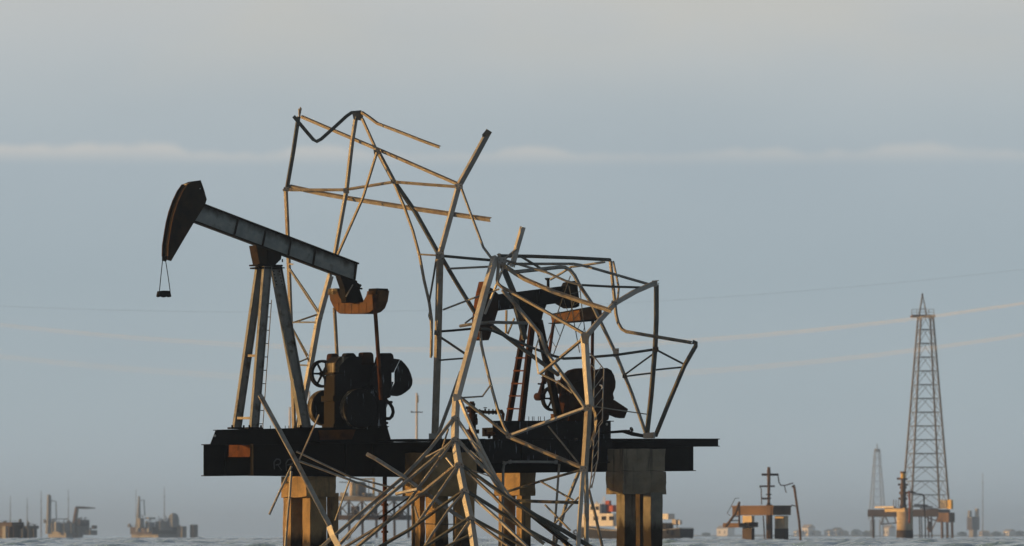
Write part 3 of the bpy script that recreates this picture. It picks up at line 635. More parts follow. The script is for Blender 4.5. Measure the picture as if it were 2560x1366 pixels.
# --- the tower frame that still stands behind the left pumpjack
tw = thing('torn_derrick', 'torn derrick still standing tall behind the left pumpjack, legs and buckled braces', 'derrick', tuple(PJ.pt(900, 1100, 3)))
bar(tw, [(746, 292, 6.6), (733, 380, 6.5), (717, 472, 6.3)], 11, DULL, 70, 'leg')  # its shaded face is put into the dark steel colour
bar(tw, [(714, 470, 6.3), (718, 560, 6.0), (722, 670, 5.6), (729, 860, 4.8), (735, 1072, 4.4)], 10.5, RUSTY, 25, 'leg')
for x, y0 in ((747, 272), (751, 268), (753, 271)): bar(tw, [(x, y0, 6.6), (748, 296, 6.6)], 3.5, RUSTY, 40, 'torn_end')
bar(tw, [(752, 291, 6.4), (850, 333, 4.8), (1000, 397, 2.6), (1144, 460, .8)], 9.5, RUSTY, 28)
bar(tw, [(734, 291, 2.4), (765, 328, 2.7), (783, 349, 3.0), (792, 354, 3.1), (803, 348, 3.3), (840, 315, 3.8), (866, 291, 4.2), (879, 282, 4.3), (904, 280, 4.4)], 9, DULL, 12, prof='flat')  # dark colour carries the shade of the side turned from the sun
bar(tw, [(903, 280, 3.7), (921, 292, 3.4), (942, 308, 3.0), (989, 326, 2.0), (1050, 350, 1.1), (1099, 368, .5)], 8.5, RUSTY, 30)
gusset(tw, [(880, 282), (902, 279), (908, 292), (903, 302), (884, 299)], 3.8, mat=DULL)
bar(tw, [(890, 292, 3.8), (880, 354, 4.0), (866, 477, 4.2), (838, 632, 4.4), (823, 694, 4.5)], 11.5, GALV, 38, 'leg')
bar(tw, [(826, 690, 4.45), (796, 800, 4.5), (771, 940, 4.5), (745, 1072, 4.4)], 17, PALE, 42, 'leg')
bar(tw, [(820, 715, 4.6), (806, 745, 4.62), (793, 790, 4.6), (784, 830, 4.6)], 9, DULL, 70, 'splice_plate', 'flat')
bar(tw, [(942, 382, 2.6), (907, 495, 3.2), (844, 637, 4.2)], 7.5, RUSTY, 30)
bar(tw, [(905, 296, 3.7), (924, 338, 3.4), (942, 378, 3.2)], 8, RUSTY, 32)
bar(tw, [(942, 374, 3.2), (983, 451, 2.8), (1036, 527, 2.3), (1096, 634, 1.9)], 11.5, DULL, 66)
bar(tw, [(945, 380, 3.1), (984, 455, 2.7), (1010, 516, 2.4), (1032, 577, 2.2), (1049, 640, 2.0), (1060, 700, 1.9), (1073, 756, 1.8), (1079, 800, 1.8), (1078, 890, 1.8)], 7.5, RUSTY, 32)
bar(tw, [(707, 475, 6.2), (780, 475, 5.2), (860, 475, 4.0), (910, 467, 3.6), (983, 455, 2.7), (1060, 461, 1.8), (1142, 467, .9)], 7.5, RUSTY, 30)
for x in range(897, 950, 6): MB().lathe(W(x, 470 - (x - 897) * .17, D0 + 3.2), VIEW, [(0, .012), (.02, .012)], 6).build('bolt', PALE, tw)
bar(tw, [(722, 466, 6.4), (800, 483, 5.4), (860, 494, 4.6), (1030, 521, 2.4), (1225, 549, .2)], 12, RUSTY, 24)
bar(tw, [(1222, 328, .2), (1184, 398, .5), (1146, 466, .8)], 16.5, GALV, 66, 'leg')
gusset(tw, [(1205, 337), (1217, 323), (1230, 331), (1222, 341), (1206, 343)], .1, mat=DULL, name='torn_end')
bar(tw, [(1147, 463, .8), (1124, 548, 1.2), (1099, 640, 1.5)], 15.5, PALE, 62, 'leg')
bar(tw, [(1100, 636, 1.5), (1095, 850, 1.9), (1087, 1096, 2.3)], 18.5, RUSTY, 58, 'leg')
gusset(tw, [(1072, 1084), (1098, 1084), (1098, 1100), (1072, 1100)], 1.9, .3, mat=GALV, name='leg_foot')
bar(tw, [(1153, 470, .8), (1175, 530, .6), (1196, 585, .4), (1208, 618, .3), (1228, 645, .2)], 6.5, GALV, 45)
bar(tw, [(1046, 636, 2.0), (1095, 639, 1.6)], 4.5, RUSTY, 30); bar(tw, [(1105, 640, 1.5), (1230, 651, 2.8)], 7.5, DULL, 60)
bar(tw, [(1122, 672, 1.9), (1224, 667, 1.0)], 5.5, GALV, 45)
bar(tw, [(1091, 647, 1.7), (1073, 756, 1.75)], 5, DULL, 60)
bar(tw, [(1096, 630, 1.9), (1140, 705, 2.3), (1188, 783, 2.7)], 11, DULL, 66)
bar(tw, [(1073, 756, 1.6), (1076, 775, 1.5), (1073, 790, 1.6), (1077, 802, 1.6), (1079, 840, 1.6), (1077, 895, 1.8)], 6, RUSTY, 40)
bar(tw, [(1100, 829, 1.9), (1182, 822, 2.9)], 6, OIL, 60); bar(tw, [(1099, 842, 1.9), (1166, 887, 2.7)], 6, DULL, 60); bar(tw, [(1099, 901, 1.9), (1164, 896, 2.6)], 4.5, DULL, 55)
bar(tw, [(1152, 930, 1.5), (1124, 1010, 1.7), (1095, 1088, 1.9)], 9, GALV, 66)
# lacing between the two left legs
for a_, b_, w_, m_ in (((722, 668), (797, 780), 4.5, GALV), ((724, 674), (805, 798), 4.5, GALV), ((733, 807), (792, 787), 4.5, DULL), ((731, 806), (793, 806), 4, PALE),
                       ((728, 815), (770, 890), 4, DULL), ((731, 822), (773, 905), 4, GALV), ((746, 906), (768, 897), 4, DULL), ((748, 913), (773, 914), 4, PALE), ((722, 660), (733, 661), 4, PALE)):
    bar(tw, [(a_[0], a_[1], 5.3 - (a_[1] - 660) / 400), (b_[0], b_[1], 4.5)], w_, m_, 45)
for i in range(5):
    for q in (0, 1): MB().lathe(W(790.5 + q * 5 - i * 1.3, 797 + i * 6.2 + q, D0 + 4.28), VIEW, [(0, .014), (.015, .014)], 6).build('bolt', OIL, tw)
holes(tw, [(1100 + i % 2 * 6, 620 + i * 9) for i in range(4)], 1.1, .02)
holes(tw, [(1094.5 - .02 * i, 812 + i * 7) for i in range(12)], 1.62, .013)

# --- the twisted upper section that folded over to the right
ts = thing('twisted_tower_section', 'tangle of bent tower bars folded over the rear pumpjack on the right', 'derrick', tuple(W(1500, 1100, D0 + 6)))
bar(ts, [(1307, 568, .6), (1293, 617, .7), (1280, 668, .8)], 14.5, PALE, 62, 'leg')
bar(ts, [(1292, 622, .6), (1262, 648, .9)], 6, GALV, 50)
bar(ts, [(1244, 640, 1.0), (1330, 641, 2.4), (1436, 645, 4.1), (1528, 650, 5.4)], 9, DULL, 40)
bar(ts, [(1268, 660, 1.4), (1350, 660, 2.6), (1436, 660, 4.0), (1452, 663, 3.9), (1480, 670, 3.6), (1560, 693, 4.4), (1622, 711, 5.0)], 7, GALV, 35)
bar(ts, [(1280, 679, 1.4), (1290, 680, 1.5), (1364, 672, 2.4), (1400, 668, 3.0), (1414, 669, 3.2), (1427, 677, 3.3), (1437, 690, 3.4), (1448, 712, 3.6), (1480, 760, 4.2), (1539, 883, 5.2), (1580, 985, 5.8), (1616, 1088, 6.4)], 9.5, GALV, 66)
bar(ts, [(1513, 655, 3.2), (1470, 662, 3.5), (1427, 668, 3.8), (1404, 683, 3.9), (1375, 700, 4.0)], 6, PALE, 30)
bar(ts, [(1252, 658, .6), (1289, 684, .2), (1310, 697, -.1), (1383, 729, -1.0), (1450, 752, -1.7), (1528, 777, -2.6)], 11.5, RUSTY, 28)
bar(ts, [(1253, 648, .9), (1310, 665, .5), (1369, 682, .0), (1413, 702, -.2), (1452, 713, -.3)], 6, GALV, 40)
bar(ts, [(1455, 713, 2.4), (1530, 717, 3.6), (1606, 719, 4.8)], 6, DULL, 45)
bar(ts, [(1303, 642, 1.8), (1340, 664, 2.2), (1372, 684, 2.6)], 6, DULL, 60)
bar(ts, [(1249, 634, .4), (1246, 665, .3), (1243, 700, .2), (1245, 709, .15), (1252, 716, .1), (1300, 743, -.4), (1380, 788, -1.2), (1462, 836, -2.0)], 8.5, RUSTY, 28)
bar(ts, [(1265, 652, 1.2), (1240, 715, 1.4), (1212, 786, 1.6)], 6.5, PALE, 35)
bar(ts, [(1252, 655, 1.6), (1284, 732, 2.2), (1298, 788, 2.6), (1312, 850, 3.0)], 15, DULL, 72, 'leg')
bar(ts, [(1256, 724, 1.0), (1290, 764, .8), (1351, 836, .4), (1360, 862, .2), (1368, 884, .0), (1384, 906, -.2), (1420, 956, -.8), (1464, 1020, -1.6)], 10.5, GALV, 40)
bar(ts, [(1107, 775, 1.2), (1180, 747, .4), (1248, 723, -.4)], 5, GALV, 45)
bar(ts, [(1148, 816, 1.6), (1190, 809, 1.3), (1232, 806, 1.4), (1320, 808, 2.4)], 8, GALV, 50)
bar(ts, [(1162, 809, 1.6), (1190, 788, 1.4)], 4.5, GALV, 50)
bar(ts, [(1202, 822, .6), (1218, 823, .8), (1234, 828, 1.0), (1274, 845, 1.5), (1331, 870, 2.2), (1387, 891, 2.9), (1410, 897, 3.2), (1455, 895, 3.7), (1539, 888, 4.8), (1643, 873, 6.0)], 7, DULL, 55)
holes(ts, [(1229, 826), (1234, 828), (1346, 876), (1351, 878), (1384, 889), (1389, 892), (1399, 895)], .8, .014)
bar(ts, [(1230, 815, 1.8), (1300, 868, 2.4), (1398, 939, 3.4)], 10.5, DULL, 60)
bar(ts, [(1266, 776, 4.5), (1265, 834, 4.6)], 6, RUSTY, 30); bar(ts, [(1286, 796, 4.5), (1269, 836, 4.6)], 5, RUSTY, 35)
bar(ts, [(1201, 828, .8), (1203, 860, .7), (1209, 889, .6), (1227, 962, .0), (1244, 1023, -.5), (1258, 1062, -.8), (1272, 1090, -1.0)], 7.5, GALV, 35)
bar(ts, [(1152, 995, -1.2), (1207, 991, -.9), (1228, 961, -.4)], 4.5, GALV, 60)
bar(ts, [(1149, 992, -1.6), (1205, 1036, -1.4), (1272, 1090, -1.2)], 8, RUSTY, 40)
bar(ts, [(1270, 1091, -1.2), (1360, 1058, -1.9), (1467, 1019, -2.8)], 9, PALE, 25)
bar(ts, [(1275, 1093, -1.2), (1360, 1130, -2.0), (1457, 1170, -3.0)], 10, RUSTY, 28)
bar(ts, [(1370, 1065, -2.1), (1447, 1160, -2.6)], 4.5, RUSTY, 30)
bar(ts, [(1349, 936, -.4), (1400, 895, -1.0), (1457, 848, -1.8)], 8.5, RUSTY, 34)
bar(ts, [(1348, 842, .2), (1338, 876, .0), (1341, 905, -.1), (1346, 936, -.3)], 6.5, PALE, 60, prof='flat')
bar(ts, [(1353, 936, -.3), (1395, 956, -.8), (1430, 982, -1.2)], 5, GALV, 45)
bar(ts, [(1461, 838, -2.0), (1467, 930, -2.3), (1474, 1015, -2.6)], 20, PALE, 52, 'leg')
bar(ts, [(1471, 1015, -2.6), (1467, 1090, -2.9), (1461, 1176, -3.2)], 19, RUSTY, 36, 'leg')
gusset(ts, [(1452, 836), (1460, 830), (1474, 838), (1470, 862), (1456, 858)], -2.25, mat=RUSTY)
bar(ts, [(1641, 706, 5.2), (1590, 728, 3.8), (1539, 757, 2.0), (1500, 800, -.2), (1468, 838, -1.9)], 14, GALV, 74)
gusset(ts, [(1630, 702), (1643, 701), (1644, 716), (1633, 718)], 5.0, mat=GALV)
for x, y in ((1644, 703), (1645, 710), (1641, 704)): MB().tube([W(x, y, D0 + 5), W(x + 3, y - 2, D0 + 5)], .015, 6).build('torn_end', RUSTY, ts)
bar(ts, [(1641, 712, 5.2), (1641, 800, 5.4), (1638, 869, 5.6), (1628, 990, 6.0), (1617, 1090, 6.4)], 12.5, DULL, 68, 'leg')
bar(ts, [(1526, 652, 5.4), (1531, 700, 5.2), (1536, 745, 5.0), (1540, 785, 4.8), (1545, 806, 4.6), (1553, 821, 4.4), (1564, 829, 4.2), (1640, 842, 3.6), (1729, 857, 3.0)], 8.5, RUSTY, 40)
bar(ts, [(1533, 653, 4.6), (1541, 690, 4.3), (1547, 720, 4.0), (1545, 744, 3.7), (1536, 760, 3.4)], 5.5, RUSTY, 34)
bar(ts, [(1731, 855, 5.4), (1740, 858, 5.4), (1739, 866, 5.4), (1711, 915, 5.6), (1675, 1000, 6.0), (1638, 1092, 6.4)], 11, DULL, 60, 'leg')
for a_, b_, w_ in (((1643, 876), (1712, 912), 5), ((1640, 925), (1710, 918), 4.5), ((1561, 938), (1632, 886), 4.5), ((1561, 942), (1630, 933), 4.5)):
    bar(ts, [(a_[0], a_[1], 5.6), (b_[0], b_[1], 5.9)], w_, DULL, 55)
gusset(ts, [(1531, 872), (1547, 871), (1547, 884), (1543, 894), (1534, 893)], 4.9, mat=GALV); holes(ts, [(1545, 877)], 4.85, .02)
gusset(ts, [(1608, 1083), (1634, 1081), (1633, 1096), (1608, 1096)], 6.1, .25, mat=GALV, name='leg_foot')
bar(ts, [(1478, 1015, -2.0), (1540, 1025, .0), (1617, 1036, 3.0)], 3.2, RUSTY, prof='pipe')
bar(ts, [(1479, 1018, -2.2), (1487, 1032, -2.2), (1490, 1052, -2.2), (1485, 1085, -2.2), (1472, 1122, -2.3)], 9, RUSTY, 50, prof='flat')
bar(ts, [(1464, 1172, -3.0), (1467, 1260, -3.2), (1465, 1400, -3.4)], 12, GALV, 62, 'leg')
bar(ts, [(1458, 1172, -3.4), (1451, 1270, -3.8), (1443, 1400, -4.2)], 11.5, PALE, 72, 'leg')
bar(ts, [(1266, 1230, -1.4), (1350, 1204, -2.2), (1458, 1174, -3.0)], 6.5, DULL, 55)
bar(ts, [(1284, 1252, -1.4), (1370, 1255, -2.3), (1457, 1257, -3.2)], 8, DULL, 55)
bar(ts, [(1348, 1202, -2.2), (1434, 1251, -2.9)], 5, RUSTY, 30); bar(ts, [(1362, 1262, -2.2), (1426, 1327, -2.9)], 5, RUSTY, 30); bar(ts, [(1370, 1312, -2.4), (1430, 1382, -2.9)], 5, RUSTY, 30)
bar(ts, [(1447, 1181, -2.4), (1417, 1255, -2.2), (1388, 1360, -2.0), (1378, 1400, -2.0)], 9, GALV, 60); bar(ts, [(1447, 1243, -2.6), (1386, 1311, -2.2)], 5, GALV, 60)
bar(ts, [(1472, 1225, -2.4), (1490, 1295, -2.4), (1512, 1395, -2.4)], 7.5, RUSTY, prof='pipe', name='pole')

# --- the fallen spine in front: pale angle leg with herringbone ribs
sp = thing('fallen_mast', 'pale leaning mast leg with herringbone ribs collapsed into the water in front of the platform', 'mast', tuple(W(1160, 1400, D0 - 4)))
bar(sp, [(1239, 640, .4), (1212, 730, -.2), (1180, 852, -1.0), (1141, 998, -2.0)], 20, PALE, 40, 'leg')
bar(sp, [(1141, 990, -2.0), (1138, 1045, -2.3), (1137, 1100, -2.6), (1147, 1162, -3.0), (1160, 1227, -3.4), (1176, 1298, -3.8), (1186, 1366, -4.2), (1192, 1410, -4.4)], 20, PALE, 36, 'leg')
gusset(sp, [(1132, 985), (1148, 986), (1150, 1000), (1134, 1004)], -2.3, mat=PALE)
def ribs(lst):
    for pts, w, mt, a in lst: bar(sp, pts, w, mt, a, 'rib')
dl = lambda p, d0, d1: [(x, y, d0 + (d1 - d0) * i / (len(p) - 1)) for i, (x, y) in enumerate(p)]
ribs([
 (dl([(1134, 1047), (1075, 1122), (1007, 1194), (920, 1268), (826, 1348), (790, 1380)], -2.4, -1.2), 9.5, GALV, 72),
 (dl([(1134, 1100), (1078, 1152), (1010, 1208), (955, 1252), (895, 1312), (840, 1370), (815, 1400)], -2.7, -1.6), 9.5, GALV, 60),
 (dl([(1128, 1108), (1090, 1160), (1050, 1214), (1018, 1258)], -2.7, -2.2), 8, GALV, 68),
 (dl([(1144, 1160), (1074, 1217), (1022, 1260), (905, 1357), (860, 1395)], -3.1, -2.0), 10, RUSTY, 52),
 (dl([(1144, 1165), (1098, 1232), (1051, 1298), (1032, 1322)], -3.1, -2.6), 8, GALV, 70),
 (dl([(1158, 1228), (1098, 1270), (1022, 1326), (955, 1364), (920, 1385)], -3.5, -2.6), 9, DULL, 55),
 (dl([(1158, 1231), (1122, 1274), (1082, 1333), (1050, 1385)], -3.5, -3.0), 7, GALV, 68),
 (dl([(1173, 1295), (1108, 1337), (1040, 1382)], -3.9, -3.2), 9, DULL, 55),
 (dl([(1171, 1306), (1110, 1390)], -3.9, -3.4), 7, GALV, 65),
 (dl([(1172, 1339), (1090, 1380)], -4.1, -3.6), 6, DULL, 60),
 (dl([(916, 1135), (940, 1148), (1003, 1188), (1080, 1244), (1160, 1301)], -2.0, -2.4), 10.5, GALV, 66),
 (dl([(988, 1236), (1042, 1224)], -2.6, -3.2), 8.5, PALE, 15),
 (dl([(840, 1382), (900, 1345), (997, 1287)], -2.2, -1.8), 7.5, RUSTY, 30),
 (dl([(947, 1298), (1028, 1240)], -1.4, -1.2), 4.5, OIL, 50),
 (dl([(1064, 1144), (1104, 1123)], -2.6, -2.9), 5, PALE, 25), (dl([(1121, 1072), (1091, 1168)], -1.8, -1.8), 4.5, RUSTY, 35),
 (dl([(1115, 1144), (1133, 1166)], -3.0, -3.2), 5.5, PALE, 30), (dl([(1036, 1266), (1047, 1302)], -1.4, -1.4), 4.5, GALV, 50),
 (dl([(1062, 1310), (1168, 1311)], -2.4, -2.4), 2.2, DULL, 50), (dl([(905, 1297), (868, 1350)], -2.2, -2.4), 3, PALE, 40),
 (dl([(1134, 1046), (1106, 1082), (1075, 1122)], -2.2, -1.6), 9, GALV, 66),
 # right hand ribs
 (dl([(1149, 996), (1164, 1034), (1203, 1122), (1239, 1194), (1270, 1238), (1298, 1266)], -2.2, -3.4), 10, PALE, 30),
 (dl([(1290, 1258), (1340, 1290), (1400, 1322), (1457, 1356), (1490, 1376)], -3.4, -4.2), 11.5, DULL, 55),
 (dl([(1142, 1048), (1168, 1085), (1205, 1145), (1247, 1226)], -2.3, -3.1), 9.5, PALE, 33),
 (dl([(1144, 1100), (1180, 1140), (1224, 1186), (1262, 1238)], -2.6, -3.4), 9.5, GALV, 36),
 (dl([(1156, 1165), (1200, 1195), (1248, 1229), (1318, 1278), (1420, 1350)], -3.0, -4.0), 9.5, DULL, 58),
 (dl([(1168, 1180), (1234, 1241), (1305, 1317), (1360, 1360)], -3.1, -4.4), 8.5, RUSTY, 28),
 (dl([(1168, 1229), (1234, 1270), (1298, 1314), (1398, 1368), (1430, 1385)], -3.4, -4.4), 9.5, DULL, 58),
 (dl([(1186, 1246), (1253, 1305), (1318, 1368)], -3.5, -4.6), 8.5, PALE, 28),
 (dl([(1180, 1296), (1243, 1330), (1298, 1361), (1340, 1385)], -3.8, -4.6), 8.5, DULL, 58),
 (dl([(1187, 1304), (1230, 1336), (1290, 1380)], -3.9, -4.8), 7.5, RUSTY, 30),
 (dl([(1326, 1287), (1380, 1330), (1450, 1384)], -3.0, -3.6), 9.5, OIL, 58),
 (dl([(1174, 1093), (1201, 1121)], -2.9, -2.9), 2.4, PALE, 45), (dl([(1176, 1126), (1206, 1154)], -3.1, -3.1), 3, PALE, 45), (dl([(1180, 1176), (1226, 1192)], -3.3, -3.3), 3.2, GALV, 45),
])
# --- loose bars leaning on the left of the deck
lb = thing('leaning_steel_bar', 'long grey angle bar leaning across the front of the left girder', 'steel bar', tuple(W(824, 1317, D0 - 2.6)), 'loose bars on the left')
bar(lb, [(649, 987, -2.2), (700, 1080, -2.5), (741, 1156, -2.6), (785, 1240, -2.6), (828, 1322, -2.6)], 13, GALV, 74, 'angle')
bar(lb, [(822, 1316, -2.8), (830, 1338, -2.9), (846, 1368, -3.0), (858, 1395, -3.0)], 17, PALE, 20, 'torn_foot', 'flat')
for lab, pts, w_, mt, a_ in (
 ('short golden rod sticking up against the left gear case', [(798, 1037, -2.4), (748, 1150, -2.6)], 4.5, RUSTY, 30),
 ('grey rod hanging down left from under the lettered girder', [(729, 1166, -2.6), (673, 1287, -2.7)], 6, GALV, 60),
 ('bent strip hanging straight down in front of the left pier', [(728, 1178, -2.7), (724, 1240, -2.7), (720, 1276, -2.7), (711, 1395, -2.7)], 6.5, GALV, 45),
 ('upper of two thin bars sloping right below the lettered girder', [(741, 1129, -2.2), (800, 1157, -2.2), (876, 1193, -2.1), (991, 1222, -1.8)], 5, GALV, 55),
 ('lower of two thin bars sloping right below the lettered girder', [(747, 1153, -2.4), (800, 1172, -2.4), (876, 1201, -2.3), (958, 1232, -2.0)], 6, GALV, 60),
 ('thin grey rod dropping from the two sloping bars beside the left pier', [(876, 1196, -2.3), (858, 1245, -2.2), (838, 1302, -2.2)], 4.5, GALV, 50)):
    o = bar(None, pts, w_, mt, a_, 'steel_bar'); tag(o, lab, 'steel bar', 'loose bars on the left')

# --- gusset plates and bolts where the bars meet
for par, x, y, d, w_, h_, mt in ((tw, 942, 380, 2.9, 8, 10, RUSTY), (tw, 983, 454, 2.5, 8, 7, RUSTY), (tw, 1147, 466, .5, 11, 9, GALV), (tw, 1099, 638, 1.2, 11, 12, GALV), (tw, 866, 477, 3.7, 8, 9, RUSTY), (tw, 716, 473, 5.9, 8, 7, RUSTY), (tw, 1093, 832, 1.5, 8, 9, DULL),
                                  (ts, 1254, 652, .3, 13, 11, GALV), (ts, 1469, 1018, -2.9, 11, 10, RUSTY), (ts, 1272, 1090, -1.5, 9, 8, GALV), (ts, 1639, 873, 5.3, 8, 9, DULL), (ts, 1562, 940, 5.4, 6, 7, DULL), (ts, 1459, 1172, -3.6, 10, 9, GALV), (ts, 1536, 758, 1.8, 9, 8, GALV),
                                  (sp, 1138, 1047, -2.6, 12, 10, GALV), (sp, 1138, 1100, -2.9, 12, 10, GALV), (sp, 1148, 1163, -3.3, 12, 10, GALV), (sp, 1161, 1228, -3.7, 12, 10, GALV), (sp, 1177, 1297, -4.1, 12, 10, GALV)):
    q = [(x - w_ * BR.uniform(.7, 1.1), y - h_ * BR.uniform(.5, .8)), (x + w_ * BR.uniform(.6, 1), y - h_ * BR.uniform(.6, 1)), (x + w_ * BR.uniform(.8, 1.1), y + h_ * BR.uniform(.3, .7)), (x + w_ * .2, y + h_), (x - w_ * BR.uniform(.6, 1), y + h_ * BR.uniform(.5, .9))]
    if par is sp: q = [(x - w_, y + h_ * .6), (x - w_ * .8, y - h_ * .4), (x - 1, y - h_ * .9), (x + w_ * .9, y - h_ * .3), (x + w_, y + h_ * .7), (x, y)]
    g_ = gusset(par, q, d, .012, mt)
    for bx_, by_ in ((-.45, -.1), (.45, -.2), (.1, .45)): MB().lathe(W(x + w_ * bx_, y + h_ * by_, D0 + d - .01), VIEW, [(0, .017), (.015, .017)], 6).build('bolt', OIL, g_)

# --- ladders
def ladder(label, r1, r2, n, w1, mat, d, rung=1.6, parts=None):
    t = thing('hanging_ladder', label, 'ladder', tuple(W(r1[-1][0], r1[-1][1], D0 + d)), 'torn ladders on the right of the deck')
    P1 = [W(x, y, D0 + d) for x, y in r1]; P2 = [W(x, y, D0 + d) for x, y in r2]; s = D0 / F
    MB().tube(P1, w1 * s / 2, 6).build('rail', mat, t); MB().tube(P2, w1 * s / 2, 6).build('rail', mat, t)
    def at(P, q):
        Ls = [(b - a).length for a, b in zip(P[:-1], P[1:])]; x = q * sum(Ls)
        for a, b, l in zip(P[:-1], P[1:], Ls):
            if x <= l + 1e-6: return a.lerp(b, x / l)
            x -= l
        return P[-1]
    for i in range(n):
        q = (i + .6) / (n + .2); MB().tube([at(P1, q), at(P2, q)], rung * s / 2, 6).build('rung', mat, t)
    return t
ladder('thin black ladder slanting down left under the rear equalizer', [(1426, 690), (1396, 777), (1367, 862)], [(1441, 745), (1412, 810), (1384, 886)], 5, 2.6, DULL, 3.2)
ladder('narrow ladder hanging right of the rear equalizer against the pale leg', [(1424, 716), (1434, 800), (1449, 882)], [(1449, 716), (1456, 780), (1463, 832)], 5, 2.4, DULL, 3.0)
ladder('grey ladder hooked over the rear counterweight and hanging below the deck', [(1474, 911), (1482, 916), (1487, 924), (1484, 1010), (1487, 1060), (1484, 1109), (1479, 1188), (1471, 1240)], [(1474, 884), (1490, 898), (1510, 924), (1507, 1000), (1506, 1056), (1498, 1066), (1495, 1147), (1479, 1221)], 13, 3.2, GALV, -1.2, 2.2)
t = thing('rope_hook', 'white loop hanging on the ladder rung', 'hook', tuple(W(1503, 975, D0 - 1.4)))
MB().tube([W(x, y, D0 - 1.3) for x, y in ((1499, 963), (1504, 964), (1506, 969), (1504, 973))], .025, 6).build('loop', WHITE, t)

# ------------------------------------------------------------------ things farther out on the lake
def ftube(pts, r, mat, parent, name, Y, n=6):
    s = Y / F; rr = [x * s for x in r] if isinstance(r, (list, tuple)) else r * s
    return MB().tube([W(x, y, Y + (q[0] if q else 0)) for x, y, *q in pts], rr, n).build(name, mat, parent)
def fbox(xc, xl, xr, yt, yb, Y, mat, parent, name, th=TH):
    return pbox(MB(), xc, xl, xr, yt, yb, Y, th).build(name, mat, parent)
def wl(Y): return HOR + EYE * F / Y          # image row of the waterline at distance Y
def deep(Y): return HOR + (EYE + 1.0) * F / Y

# wellhead platform standing alone
Y = 450
t = thing('wellhead_platform', 'small rusty wellhead platform with a cross shaped valve tree on two pale piles', 'platform', wxyz(1910, Y))
fbox(1932, 1838, 1979, 1268, 1288, Y, FARR, t, 'deck_slab')
fbox(1934, 1836, 1981, 1264, 1268.2, Y - .3, FARR, t, 'deck_edge')
for xc, xl, xr in ((1879, 1858, 1886), (1962, 1939, 1971)):
    fbox(xc, xl, xr, 1290, 1322, Y + 1.2, FCONC, t, 'pile'); fbox(xc, xl - .5, xr + .5, 1322, deep(Y), Y + 1.2, FARD, t, 'pile_foot')
ftube([(1923, 1262), (1923, 1300), (1924, deep(Y))], 8, FARD, t, 'casing', Y + 1)
ftube([(1922, 1168), (1922, 1178), (1922, 1262)], [3.5, 4.5, 3.2], FARR, t, 'valve_stem', Y)
for y, x0, x1, r_ in ((1187, 1904, 1946, 3), (1216, 1899, 1937, 2.2), (1247, 1904, 1926, 2.4)): ftube([(x0, y), (x1, y)], r_, FARD, t, 'valve_arm', Y)
for y, r_ in ((1208, 5), (1237, 8), (1246, 7), (1223, 4.5), (1260, 6)): MB().lathe(W(1922, y, Y), Z, [(-.06, r_ * Y / F * .6), (0, r_ * Y / F), (.09, r_ * Y / F * .6)], 10).build('valve_body', FARD, t)
ftube([(1899, 1216), (1903, 1222), (1904, 1262)], 1.3, FARD, t, 'drain_pipe', Y); ftube([(1945, 1187), (1947, 1205), (1952, 1214), (1963, 1214), (1983, 1208)], 1.5, FARD, t, 'flow_pipe', Y)
ftube([(1961, 1215), (1964, 1228), (1966, 1232)], 1.3, FARD, t, 'broken_pipe', Y)
ftube([(1982, 1214), (1986, 1220), (1991, 1255), (1998, 1305), (2004, deep(Y))], [5, 3.2, 3, 3, 3], FARR, t, 'riser_pole', Y); ftube([(1978, 1263), (1991, 1266)], 1.3, FARD, t, 'pole_stay', Y)
ftube([(1849, 1255), (1838, 1285), (1814, 1318)], 3.2, FARR, t, 'stair_stringer', Y - 1); ftube([(1848, 1262), (1848, 1318)], 2.5, FARR, t, 'stair_post', Y)
for x, y in ((1842, 1276), (1833, 1291), (1825, 1302)): ftube([(x, y), (1848, y)], 1.4, FARD, t, 'step', Y - .5)
ftube([(1848, 1246), (1838, 1246), (1818, 1284), (1826, 1290)], .8, FARD, t, 'hand_rail', Y - 1)
fbox(1850, 1810, 1866, 1308, 1319, Y + .5, FARR, t, 'boat_landing'); fbox(1872, 1862, 1896, 1306, 1318, Y + .5, FARD, t, 'landing_fender')
ftube([(1908, 1290), (1910, 1320), (1913, deep(Y))], 1.6, FARD, t, 'hanging_pipe', Y + 1)

# caisson with a tall wellhead, in front of the derrick
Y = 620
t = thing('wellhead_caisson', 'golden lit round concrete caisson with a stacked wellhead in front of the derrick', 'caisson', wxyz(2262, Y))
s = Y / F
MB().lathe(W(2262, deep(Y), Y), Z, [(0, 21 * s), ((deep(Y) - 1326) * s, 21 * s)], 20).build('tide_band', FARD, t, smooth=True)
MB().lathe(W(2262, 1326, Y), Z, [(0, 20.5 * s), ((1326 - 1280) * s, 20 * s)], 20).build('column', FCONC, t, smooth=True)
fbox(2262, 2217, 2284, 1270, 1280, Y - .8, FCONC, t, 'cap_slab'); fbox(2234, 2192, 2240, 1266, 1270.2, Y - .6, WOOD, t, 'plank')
prev = 1270
for y, r_, mt in ((1262, 9, FARD), (1250, 7, FARD), (1246, 10, FARD), (1236, 7, FARD), (1232, 10, FARR), (1222, 6.5, FARR), (1217, 9, FARR), (1208, 7, FARR), (1200, 6, FARD), (1196, 11, FARR), (1184, 6.5, FARY), (1179, 8, FARR)):
    MB().lathe(W(2258, prev, Y), Z, [(0, r_ * s), ((prev - y) * s, r_ * s)], 10).build('valve_body', mt, t); prev = y
for y, x0, x1 in ((1197, 2242, 2262), (1212, 2245, 2270), (1232, 2248, 2275), (1247, 2246, 2268)): ftube([(x0, y), (x1, y)], 2.5, FARR, t, 'valve_arm', Y)
ftube([(2273, 1228), (2274, 1260), (2274, 1308)], 2.2, FARRED, t, 'red_riser', Y - 1.4)
ftube([(2275, 1230), (2284, 1232), (2290, 1234), (2306, 1236), (2310, 1240), (2310, 1268), (2313, 1300), (2314, deep(Y))], [3, 3, 1.2, 1.2, 2.2, 1.6, 1.4, 1.4], FARD, t, 'flow_pipe', Y)
